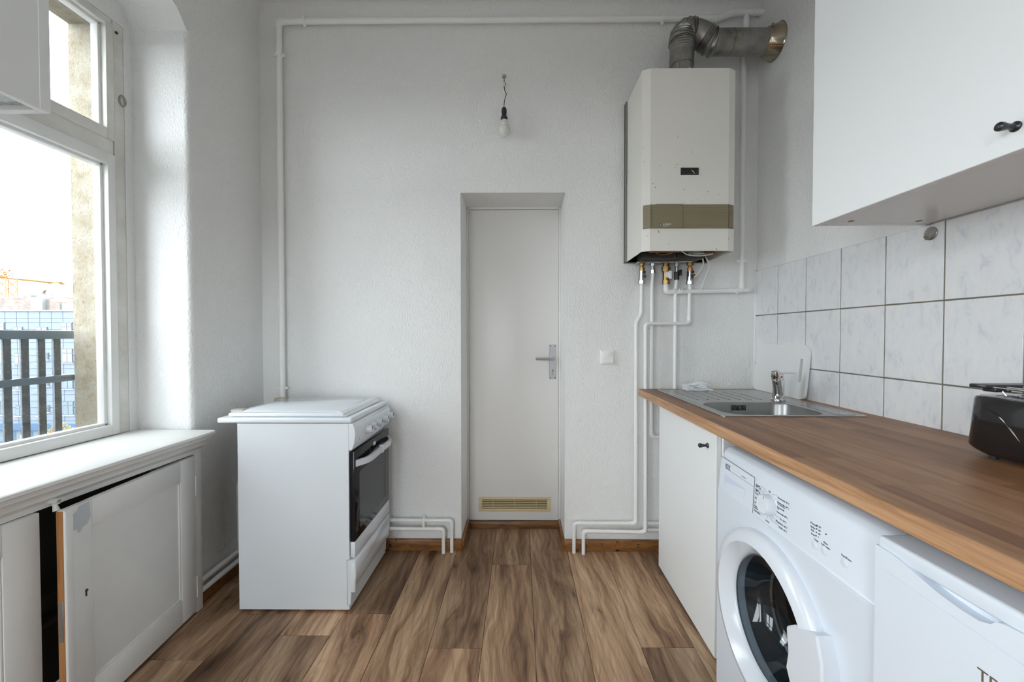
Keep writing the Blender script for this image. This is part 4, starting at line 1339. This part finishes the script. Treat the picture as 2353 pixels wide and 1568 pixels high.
s.loops([inset(.003, ZK - .004, .073), inset(.006, ZK - .012, .071), inset(.012, ZK - .09, .068), inset(.02, ZK - .115, .062), inset(.045, ZK - .128, .05), inset(.10, ZK - .131, .02)], False, True)
obj('basin', s, 'steel_basin_shaded', sk)
gv = S().tube([(0, 1.800, 0), (0, 1.812, .0008), (0, 2.04, .0008), (0, 2.065, 0)], [.003, .0048, .0042, .002], 8)
gv.xf(Matrix.Diagonal((1, 1, .75, 1))).xf(Matrix.Translation((.800, 0, ZK - .0024)))
g0 = obj('drainer_rib', gv, 'steel_sink', sk)
for i in range(1, 7):
    dup(g0, (.0475 * i, 0, 0))
end = obj('drainer_rib_end', S().lathe([(.005, 0), (.004, .0012), (0, .0012)], (.800, 1.800, ZK - .0024), (0, 0, 1), 12), 'dark_metal', sk)
for i in range(1, 7):
    dup(end, (.0475 * i, 0, 0))
obj('ledge', S().box(1.158, 1.222, 1.455, 1.735, ZK - .0030, ZK - .0010, .0008, 1), 'steel_sink', sk)
sl0 = obj('overflow_slot', S().box(.917, .9205, 1.7218, 1.7262, ZK - .037, ZK - .014, .001, 1), 'black_plastic', sk)
for i in range(1, 7):
    dup(sl0, (.0092 * i, 0, 0))
obj('overflow_screw', S().cyl((.9465, 1.720, ZK - .026), (.9465, 1.727, ZK - .026), .005, None, 12), 'chrome', sk)
obj('drain', S().lathe([(.04, 0), (.038, .003), (.03, .001), (0, .001)], (.955, 1.59, ZK - .131), (0, 0, 1), 24), 'chrome', sk)

# faucet
fxp, fyp = 1.146, 1.772
fa = thing('mixer_tap', (fxp, fyp, ZK - .001), 'chrome single lever mixer tap with short spout at the sink', 'tap')
obj('base', S().lathe([(.0275, 0), (.0275, .006), (.025, .009), (.0235, .010), (.0225, .055), (.0225, .086), (.0205, .09), (0, .09)], (fxp, fyp, ZK - .001), (0, 0, 1), 28), 'chrome', fa)
obj('cartridge_cap', S().box(fxp - .013, fxp + .016, fyp - .017, fyp + .014, ZK + .086, ZK + .118, .005, 3), 'chrome', fa)
tip = Vector((1.048, 1.640, ZK + .128))
d_ = (tip - Vector((fxp, fyp, tip.z))).normalized()
sp0 = Vector((fxp, fyp, ZK + .030)) + d_ * .008
s = S().tube([sp0, sp0 + d_ * .045 + Vector((0, 0, .034)), sp0 + d_ * .105 + Vector((0, 0, .071)), tip + d_ * -.008 + Vector((0, 0, .002)), tip + d_ * .008], [.019, .018, .0175, .016, .013], 20)
spo = obj('spout', s, 'chrome', fa)
obj('aerator', S().lathe([(.013, .014), (.0165, .010), (.0165, -.010), (.0145, -.013), (.0145, -.026), (.012, -.027)], tip, (0, 0, 1), 24), 'chrome', fa)
lv = S().prism([(fxp - .012, fyp - .015), (fxp + .012, fyp - .014), (fxp + .070, fyp - .008), (fxp + .075, fyp), (fxp + .070, fyp + .006), (fxp + .012, fyp + .012), (fxp - .012, fyp + .012)], 'z', ZK + .117, ZK + .124, .0025, 2)
lvo = obj('lever', lv, 'chrome', fa)
obj('red_dot', S().lathe([(.0045, 0), (.004, .0012), (0, .0012)], (fxp + .003, fyp - .0165, ZK + .105), (0, -1, 0), 12), 'print_red', fa)

# folded bag by the tap
p = PZ(1600, 896, ZT)
s = S()
rn = random.Random(5)
for k_ in range(5):
    x0 = p.x - .078 + rn.uniform(0, .012); x1 = p.x + .074 - rn.uniform(0, .03) + (.02 if k_ == 0 else 0)
    n = 12
    zb = ZT + .0004 + k_ * .0075
    loops = []
    for i in range(n + 1):
        t = i / n
        x = x0 + (x1 - x0) * t
        h = .006 * (1 + .6 * math.sin(7 * t + k_)) * (1 if 0 < i < n else .3) + .002
        yo = .004 * math.sin(9 * t + k_ * 2)
        ya, yb = 2.085 + yo + .003 * k_, 2.150 + yo * .5 - .003 * k_
        lift = .004 * math.sin(5 * t + k_) * (k_ > 0)
        loops.append([(x, ya, zb + lift), (x + .003, ya + .012, zb + lift + h), (x, (ya + yb) / 2, zb + lift + h * 1.2), (x - .003, yb - .01, zb + lift + h), (x, yb, zb + lift)])
    s.loops(loops)
obj('folded_bag', s, 'plastic_bag', None, 'crumpled white plastic bag folded on the worktop end behind the drainer', 'bag', sharp=20)

# cutting board leaning on the tiles
s = S()
Lb, Hb, tb2 = .385, .246, .013
hole = [(.06 + .011 * math.cos(a) - .011, 0) for a in (0,)]
ow = rrect(0, Lb, 0, Hb, .028, 6)
iw = rrect(.028, .046, .075, .185, .0089, 6)
for fz_ in (0,):
    o_f = [s.bm.verts.new((0, u, v)) for u, v in ow]; i_f = [s.bm.verts.new((0, u, v)) for u, v in iw]
    o_b = [s.bm.verts.new((tb2, u, v)) for u, v in ow]; i_b = [s.bm.verts.new((tb2, u, v)) for u, v in iw]
n = len(ow)
for i in range(n):
    j = (i + 1) % n
    s.bm.faces.new((o_f[i], o_f[j], i_f[j], i_f[i])); s.bm.faces.new((o_b[j], o_b[i], i_b[i], i_b[j]))
    s.bm.faces.new((o_f[j], o_f[i], o_b[i], o_b[j])); s.bm.faces.new((i_f[i], i_f[j], i_b[j], i_b[i]))
ang = math.asin((1.285 - 1.262) / Hb)
s.xf(Matrix.Translation((1.2655, 1.785, ZT + .0005)) @ Matrix.Rotation(ang, 4, 'Y'))
obj('cutting_board', s, 'cutting_board', None, 'white plastic cutting board with a grip slot leaning on the tiles', 'cutting board')

# ================================================================== SINK CABINET
SCX = .722
sc = thing('sink_cabinet', (1.0, 1.76, 0), 'white base cabinet with one plain door below the sink end', 'cabinet')
cy0, cy1 = 1.452, 2.062
for ya, yb in ((cy0, cy0 + .018), (cy1 - .018, cy1)):
    obj('side', S().box(SCX + .02, XR - .03, ya, yb, 0, ZT - TH - .0005, .001, 1), 'melamine_white', sc)
obj('back', S().box(XR - .036, XR - .03, cy0 + .018, cy1 - .018, .08, ZT - TH - .001), 'melamine_white', sc)
obj('bottom', S().box(SCX + .02, XR - .036, cy0 + .018, cy1 - .018, .06, .078), 'melamine_white', sc)
dd = obj('door', S().box(SCX, SCX + .018, cy0 + .012, cy1, .008, ZT - TH - .004, .0015, 1), 'melamine_white', sc)
kp = [(.0095, 0), (.0095, .003), (.0055, .006), (.0050, .012), (.0062, .020), (.0085, .028), (.0082, .033), (.005, .036), (0, .0365)]
def knob(parent, x, y, z):
    return obj('knob', S().lathe([(r, h) for r, h in kp], (x, y, z), (-1, 0, 0), 22), 'black_plastic', parent)
knob(dd, SCX, 1.530, .785)

# ================================================================== WASHING MACHINE
wm = thing('washing_machine', (.94, 1.03, 0), 'white front loading washing machine with a round porthole door under the worktop', 'washing machine')
my0, my1 = .738, 1.328
mz = .845
XW = .662
def port_ring(R, z0, z1, y0, y1, c, x0, x1, n=64):
    """plate from x0 to x1 with a round hole"""
    s = S()
    inn_, out_ = [], []
    for i in range(n):
        a = 2 * PI * (i + .5) / n
        dy, dz = math.cos(a), math.sin(a)
        inn_.append((c.y + R * dy, c.z + R * dz))
        ty_ = ((y1 - c.y) / dy if dy > 0 else (y0 - c.y) / dy) if abs(dy) > 1e-6 else 1e9
        tz_ = ((z1 - c.z) / dz if dz > 0 else (z0 - c.z) / dz) if abs(dz) > 1e-6 else 1e9
        t_q = min(ty_, tz_)
        out_.append((c.y + dy * t_q, c.z + dz * t_q))
    for y_, z_ in ((y0, z0), (y0, z1), (y1, z0), (y1, z1)):
        k_ = min(range(n), key=lambda i: (out_[i][0] - y_) ** 2 + (out_[i][1] - z_) ** 2)
        out_[k_] = (y_, z_)
    A = [s.bm.verts.new((x0, *q)) for q in inn_]; B = [s.bm.verts.new((x0, *q)) for q in out_]
    A2 = [s.bm.verts.new((x1, *q)) for q in inn_]; B2 = [s.bm.verts.new((x1, *q)) for q in out_]
    for i in range(n):
        j = (i + 1) % n
        s.bm.faces.new((A[i], A[j], B[j], B[i])); s.bm.faces.new((A2[j], A2[i], B2[i], B2[j]))
        s.bm.faces.new((A[j], A[i], A2[i], A2[j])); s.bm.faces.new((B[i], B[j], B2[j], B2[i]))
    return s
pc = Vector((XW, 1.058, .440))
RO, RI = .232, .162
obj('front_plate', port_ring(RI + .012, .02, .7005, my0, my1, pc, XW, XW + .006), 'plastic_white', wm)
for ya in (my0, my1 - .006):
    obj('side_plate', S().box(XW + .006, 1.235, ya, ya + .006, .02, .7005), 'plastic_white', wm)
obj('back_plate', S().box(1.229, 1.235, my0 + .006, my1 - .006, .02, .7005), 'plastic_white', wm)
s = S()
prof = [(1.235, .7005), (XW + .001, .7005), (XW + .0035, .703), (XW + .014, .800), (XW + .020, .826), (XW + .034, .838), (XW + .056, .842), (1.235, .845)]
s.prism(prof, 'y', my0, my1, .006, 3)
obj('upper_housing', s, 'plastic_white', wm)
ft = obj('foot', S().cyl((.72, my0 + .06, 0), (.72, my0 + .06, .022), .02, None, 14), 'black_plastic', wm)
for dx, dy in ((.46, 0), (0, .47), (.46, .47)):
    dup(ft, (dx, dy, 0))
obj('panel_seam', S().box(XW + .0002, XW + .002, my0 + .003, my1 - .003, .7007, .7016), 'plastic_white', wm)
def wp(px, py, off=0):
    """point on the sloping control fascia"""
    d = ray(px, py)
    # plane through (XW+.0035,.703) and (XW+.014,.800)
    nx, nz = .097, -.0105
    x0, z0 = XW + .0035 - off, .703
    t = (nx * (x0 - 0) + nz * (z0 - EYE)) / (nx * d.x + nz * d.z)
    return _C + d * t
U, V = Vector((0, -1, 0)), Vector((.0105, 0, .097)).normalized()
NRM = U.cross(V)   # outward (-x)
# detergent drawer
def fpoly(s, pts, t0, t1):
    """prism of pixel outline on the fascia, from offset t0 to t1"""
    P3 = [wp(*q) for q in pts]
    s.loops([[p + NRM * t0 for p in P3], [p + NRM * t1 for p in P3]])
s = S(); fpoly(s, [(1659, 1050), (1735, 1100), (1730, 1183), (1652, 1130)], -.001, .0018)
dr_ = obj('detergent_drawer', s, 'plastic_white', wm)
s = S(); fpoly(s, [(1667, 1091), (1714, 1124), (1711, 1146), (1664, 1113)], .0015, .0021)
rc = obj('drawer_recess_shade', s, 'recess_shade_seam', dr_)  # flat overlay, shading of the hollow put into its colour
s = S(); fpoly(s, [(1664.5, 1107), (1713, 1126), (1710, 1146), (1688, 1132), (1667, 1113)], .0019, .0024)
obj('drawer_grip', s, 'plastic_white', rc)
sm = S()
for a, b in (((1659, 1048), (1735, 1098)), ((1735.5, 1098), (1730.5, 1183)), ((1668, 1076), (1733, 1119))):
    sm.tube([wp(*a) + NRM * .0016, wp(*b) + NRM * .0016], .00055, 6)
obj('drawer_seam', sm, 'far_window_frame', dr_)
o_ = wp(1668, 1073)
text('lettering', 'VESTEL', .0215, o_ + NRM * .0018 - V * .003, U, V, 'print_dark', dr_, stretch=.46, label='dark brand lettering')
text('lettering', 'WMF 54321', .0045, wp(1705, 1098) + NRM * .0018, U, V, 'print_dark', dr_) if False else None
obj('printed_line', S().tube([wp(1705.5, 1094) + NRM * .0018, wp(1715, 1100.5) + NRM * .0018], .0009, 6), 'print_dark', dr_)
# dial
dc = wp(1770, 1161)
dl_ = obj('dial', S().lathe([(.0285, -.002), (.0285, .001), (.0265, .002), (.0255, .021), (.0235, .0235), (.021, .0235), (.0205, .0228), (0, .0228)], dc, NRM, 36), 'plastic_white_gloss', wm)
obj('dial_mark', S().tube([dc + NRM * .0236 + (U * .004 + V * .016), dc + NRM * .0236 + (U * .0045 + V * .0225)], .0006, 6), 'print_dark', dl_)
def lab(body, px, py, size, al='LEFT'):
    text('lettering', body, size, wp(px, py) + NRM * .0002, U, V, 'print_dark', wm, al, .0004)
def pline(pts):
    obj('pointer_line', S().tube([wp(*q) + NRM * .0003 for q in pts], .00035, 4), 'print_dark', wm)
S1 = .0066
for body, px, py in (('Schnell', 1737, 1115), ("30°C 15'", 1737, 1119), ('Eigene', 1736, 1125), ('30°C 40', 1736, 1129), ('Feinw.', 1735.5, 1134), ('Mix', 1735, 1145), ('Jeans', 1734, 1155), ('Hand', 1733.5, 1163), ('wäsche', 1733.5, 1167), ('Schleudern', 1733, 1173.5)):
    lab(body, px, py, S1)
lab('Aus', 1766, 1130, S1)
for body, px, py in (('Baumwolle 90°C', 1787, 1145), ('Baumwolle 60°C', 1786.5, 1155), ('Vorwäsche', 1786.5, 1159), ('Baumwolle', 1785, 1165.5), ('Eco', 1785, 1169), ('Baumwolle 40°C', 1784, 1176.5), ('Eco 20°C', 1792, 1194), ('Pflegeleicht 40°C', 1782.5, 1198), ('Wolle 30°C', 1789, 1212)):
    lab(body, px, py, S1)
lab('Spülen', 1759, 1197, S1)
for ln in ([(1746, 1117), (1756, 1123), (1760.5, 1131)], [(1745.5, 1125.5), (1753, 1129.5), (1755, 1133)], [(1767, 1131), (1766.7, 1134)], [(1773.5, 1139.5), (1778, 1136), (1786, 1140.5)], [(1779.5, 1149), (1782, 1147), (1785.5, 1149)], [(1780.5, 1181), (1784, 1186), (1791, 1190)], [(1775, 1186), (1776.5, 1190), (1781, 1194)], [(1770, 1188), (1774, 1197), (1788, 1206.5)], [(1763.5, 1187), (1763, 1191)], [(1743, 1176), (1753.5, 1183)]):
    pline(ln)
# indicator column and buttons
for i in range(4):
    c = wp(1877.6 - .75 * i, 1208.2 + 7.9 * i)
    obj('indicator', S().lathe([(.0017, 0), (.0015, .0008), (0, .0008)], c, NRM, 12), 'black_plastic', wm)
c = wp(1898.5, 1228.3)
obj('indicator', S().lathe([(.0017, 0), (.0015, .0008), (0, .0008)], c, NRM, 12), 'black_plastic', wm)
for body, px, py in (('Waschen', 1862, 1202), ('Spülen', 1862.5, 1210.5), ('Schl.', 1863.5, 1218.5), ('Ende', 1864, 1227.5), ('90°', 1881, 1212.5), ('60°', 1880.5, 1220.5), ('40°', 1880, 1228.5), ('*', 1879.5, 1237), ('Temp', 1870.5, 1240), ('Ohne', 1891.5, 1247), ('Schleudern', 1887, 1251), ('Start/Pause', 1933, 1276.5)):
    lab(body, px, py, .0058)
for px, py in ((1873.5, 1252.5), (1895, 1265.5), (1942, 1294)):
    c = wp(px, py)
    obj('push_button', S().lathe([(.0096, 0), (.0096, .0014), (.0085, .0022), (0, .0022)], c, NRM, 24), 'plastic_white_gloss', wm)
obj('energy_sticker', S().box(XW - .0006, XW + .001, my1 - .016, my1 - .006, .735, .741), 'print_dark', wm) if False else None

# porthole door
pd = obj('porthole_door', S().lathe([(RO - .004, -.012), (RO, -.004), (RO, .012), (RO - .006, .022), (RO - .02, .030), (RO - .036, .033), (RI + .022, .022), (RI + .006, .006), (RI, -.004), (RI, -.03)], pc, (-1, 0, 0), 64, False), 'plastic_white_gloss', wm)
gdoor = obj('door_glass', S().lathe([(RI + .002, -.012), (RI - .004, -.002), (RI - .02, -.004), (RI - .034, -.045), (RI - .06, -.085), (RI - .10, -.10), (0, -.105)], pc, (-1, 0, 0), 56, False), 'porthole_glass', pd)
obj('gasket', S().lathe([(RI + .006, -.02), (RI + .004, -.11), (RI - .012, -.12), (RI - .012, -.15), (RI - .0, -.15)], pc, (-1, 0, 0), 48, False), 'drum_gasket', pd)
obj('chrome_ring', S().lathe([(RI - .014, -.098), (RI - .020, -.094), (RI - .026, -.098), (RI - .026, -.104), (RI - .014, -.104)], pc, (-1, 0, 0), 48, False), 'chrome', pd)
obj('drum', S().lathe([(RI - .02, -.14), (.235, -.17), (.235, -.44), (0, -.44)], pc, (-1, 0, 0), 48, False), 'steel', wm)
hole = S()
for i in range(6):
    for j in range(5):
        a = -.5 + j * .25
        cc = pc + Vector((.22 + i * .035, -.232 * math.cos(a) if False else .232 * math.cos(a), .232 * math.sin(a)))
        hole.cyl(cc, cc + Vector((0, -.004 * math.cos(a), -.004 * math.sin(a))), .004, None, 8)
obj('drum_holes', hole, 'black_plastic', wm, kind='stuff')
# grip flap of the door
hy = lambda px, py: PX(px, py, XW - .030)
ol = [(1810, 1439), (1827, 1436), (1849, 1447), (1880, 1462), (1892, 1530), (1893, 1600), (1850, 1640), (1822, 1590), (1809, 1534), (1814, 1500)]
P3 = [hy(*q) for q in ol]
gs = S()
gs.loops([[p + Vector((.030, 0, 0)) for p in P3], [p for p in P3], [(p * .94 + sum(P3, Vector()) / len(P3) * .06) + Vector((-.004, 0, 0)) for p in P3]])
gf = obj('door_grip', gs, 'plastic_white_gloss', pd, sharp=30)

# ================================================================== FRIDGE
XFR = .640
fg = thing('fridge', (.92, .43, 0), 'white undercounter fridge with a scooped door grip beside the washing machine', 'fridge')
fy0, fy1 = .150, .716
obj('cabinet_body', S().box(XFR + .045, 1.20, fy0, fy1, .02, .826, .004), 'plastic_white', fg)
obj('top_cover', S().box(XFR + .004, 1.215, fy0 - .001, fy1 + .001, .824, .851, .006, 3), 'plastic_white', fg)
ft = obj('foot', S().cyl((.74, fy0 + .06, 0), (.74, fy0 + .06, .022), .02, None, 14), 'black_plastic', fg)
for dx, dy in ((.40, 0), (0, .44), (.40, .44)):
    dup(ft, (dx, dy, 0))
# door outline with a scooped top edge: measured on the door plane
sc_pts = []
for px, py in ((2019, 1255), (2040, 1268), (2063, 1284), (2110, 1325), (2160, 1367), (2210, 1403), (2250, 1428), (2276, 1435), (2290, 1430), (2310, 1437), (2353, 1459)):
    q = PX(px, py, XFR)
    sc_pts.append((q.y, q.z))
last = sc_pts[-1]
top_poly = [(fy1, sc_pts[0][1])] + sc_pts[1:] + [(last[0] - .05, last[1] + .004), (fy0, last[1] + .006)]
dpoly = [(fy1, .05)] + top_poly + [(fy0, .05)]
s = S(); s.prism(dpoly, 'x', XFR, XFR + .042)
fd = obj('door', s, 'plastic_white', fg)
obj('door_cap_line', S().tube([PX(2022, 1303, XFR), PX(2200, 1425, XFR), PX(2353, 1530, XFR)], .0006, 6), 'recess_shade_seam', fd)
obj('grip_recess', S().box(XFR + .018, XFR + .044, fy0 + .004, fy1 - .004, .74, .824), 'plastic_white', fd)
o_ = PX(2245, 1558, XFR)
text('lettering', 'TEL', .0235, (XFR, o_.y, o_.z), U, (0, 0, 1), 'print_brown', fd, stretch=.95, label='brown brand lettering')

# ================================================================== TOASTER
tx0, tx1, ty0, ty1, tz0, tz1 = 1.092, 1.268, .585, .998, ZT + .010, 1.064
to = thing('long_slot_toaster', ((tx0 + tx1) / 2, (ty0 + ty1) / 2, ZT), 'glossy black long slot toaster with wire bun rack on the worktop', 'toaster')
s = S()
lv_ = [(tz0, .012, .05), (tz0 + .010, .003, .045), (tz0 + .018, .0, .04), (tz0 + .10, .004, .04), (tz1 - .006, .006, .04), (tz1 - .001, .009, .038), (tz1, .013, .035)]
s.loops([[(x, y, z) for x, y in rrect(tx0 + d, tx1 - d, ty0 + d, ty1 - d, r, 7)] for z, d, r in lv_])
tb_ = obj('shell', s, 'black_gloss', to)
f0 = obj('foot', S().cyl((tx0 + .03, ty1 - .05, ZT), (tx0 + .03, ty1 - .05, tz0 + .002), .008, .009, 12), 'rubber_black', to)
for dx, dy in ((.115, 0), (0, -.31), (.115, -.31)):
    dup(f0, (dx, dy, 0))
s = S()
s.loops([[(x, y, z) for x, y in rrect(tx0 + .016, tx1 - .016, ty0 + .016, ty1 - .016, .028, 6)] for z in (tz1 - .002, tz1 + .002)])
tp = obj('steel_top', s, 'steel', to)
for xx in (tx0 + .058, tx0 + .118):
    sl = obj('bread_slot', S().box(xx - .014, xx + .014, ty0 + .04, ty1 - .04, tz1 + .001, tz1 + .0026), 'black_plastic', tp)
gw = S()
for xx in (tx0 + .058, tx0 + .118):
    y = ty1 - .05; k_ = 0
    while y > ty0 + .06:
        gw.tube([(xx - .013 * (1 if k_ % 2 else -1), y, tz1 + .004), (xx + .013 * (1 if k_ % 2 else -1), y - .035, tz1 + .004)], .0015, 6)
        y -= .035; k_ += 1
obj('slot_wire', gw, 'chrome', tp)
# rack with black end handle
zr_ = tz1 + .024
for i, xx in enumerate((tx0 + .030, tx0 + .062, tx0 + .100, tx0 + .135)):
    obj('rack_wire', S().tube([(xx, ty1 - .03, zr_ - .003), (xx, ty0 + .03, zr_ - .003)], .0022, 8), 'chrome', to)
for yy in (ty1 - .045, ty0 + .045):
    for xx in (tx0 + .045, tx1 - .045):
        obj('rack_leg', S().tube([(xx, yy, zr_ - .004), (xx + .004, yy - .012, tz1 + .001)], .002, 8), 'chrome', to)
    s = S(); sg = 1 if yy > .8 else -1
    s.prism([(tx0 + .012, yy + .034 * sg), (tx0 + .024, yy + .040 * sg), (tx1 - .024, yy + .040 * sg), (tx1 - .012, yy + .034 * sg), (tx1 - .018, yy + .002 * sg), (tx0 + .018, yy + .002 * sg)], 'z', zr_ - .006, zr_ + .003, .002, 2)
    hd = obj('rack_handle', s, 'black_plastic', to)
    obj('rack_handle_block', S().box(tx0 + .030, tx0 + .068, yy - .006, yy + .022, zr_ - .014, zr_ - .005, .002), 'black_plastic', hd)
cv = [PX(px, py, tx0 + .003) for px, py in ((2257, 939), (2275, 944), (2291, 954), (2305, 968), (2320, 986), (2336, 1006), (2353, 1026))]
cv += [cv[-1] + Vector((0, -.03, -.025)), cv[-1] + Vector((0, -.07, -.035))]
obj('swoosh_line', S().tube([p + Vector((.001, 0, 0)) for p in cv], [.0005, .0015, .002, .0024, .0026, .0026, .0026, .002, .001], 8), 'black_gloss', tb_)

# ================================================================== HOOK ON THE TILES
p = PX(2140, 537, XR - .009)
hk = thing('adhesive_hook', (XR - .009, p.y, p.z - .02), 'small round metal adhesive hook stuck on the top row of tiles', 'hook')
obj('disc', S().lathe([(.0205, 0), (.0205, .0022), (.0195, .003), (0, .003)], (XR - .0095, p.y, p.z), (-1, 0, 0), 30), 'hook_metal', hk)
s = S()
s.prism([(XR - .0125, p.z - .016), (XR - .020, p.z - .020), (XR - .028, p.z - .008), (XR - .0265, p.z - .007), (XR - .0195, p.z - .018), (XR - .0125, p.z - .0145)], 'y', p.y - .007, p.y + .007)
obj('hook_lip', s, 'hook_metal', hk)

# ================================================================== UPPER CABINET ON THE RIGHT
UX, UZ = .942, 1.560
uy1 = 1.300
uc = thing('wall_cabinet', (1.12, uy1 - .3, UZ), 'white wall cabinet with a black knob above the tiled splashback', 'cabinet')
for ya in (uy1 - .018, uy1 - .600):
    obj('side', S().box(UX + .020, XR, ya, ya + .018, UZ + .002, UZ + .92, .001, 1), 'melamine_white', uc)
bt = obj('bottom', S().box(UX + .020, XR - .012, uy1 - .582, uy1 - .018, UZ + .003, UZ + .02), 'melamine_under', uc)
obj('top', S().box(UX + .020, XR, uy1 - .582, uy1 - .018, UZ + .90, UZ + .918), 'melamine_white', uc)
obj('back', S().box(XR - .013, XR - .0005, uy1 - .582, uy1 - .018, UZ + .008, UZ + .90), 'melamine_white', uc)
for xx in (UX + .085, XR - .075):
    obj('cover_cap', S().cyl((xx, uy1 - .05, UZ + .0035), (xx, uy1 - .05, UZ + .0022), .008, None, 14), 'print_brown', bt)
ud = obj('door', S().box(UX, UX + .018, uy1 - .598, uy1, UZ, UZ + .92, .0015, 1), 'melamine_white', uc)
q = PX(2335, 291, UX)
knob(ud, UX, q.y, q.z)
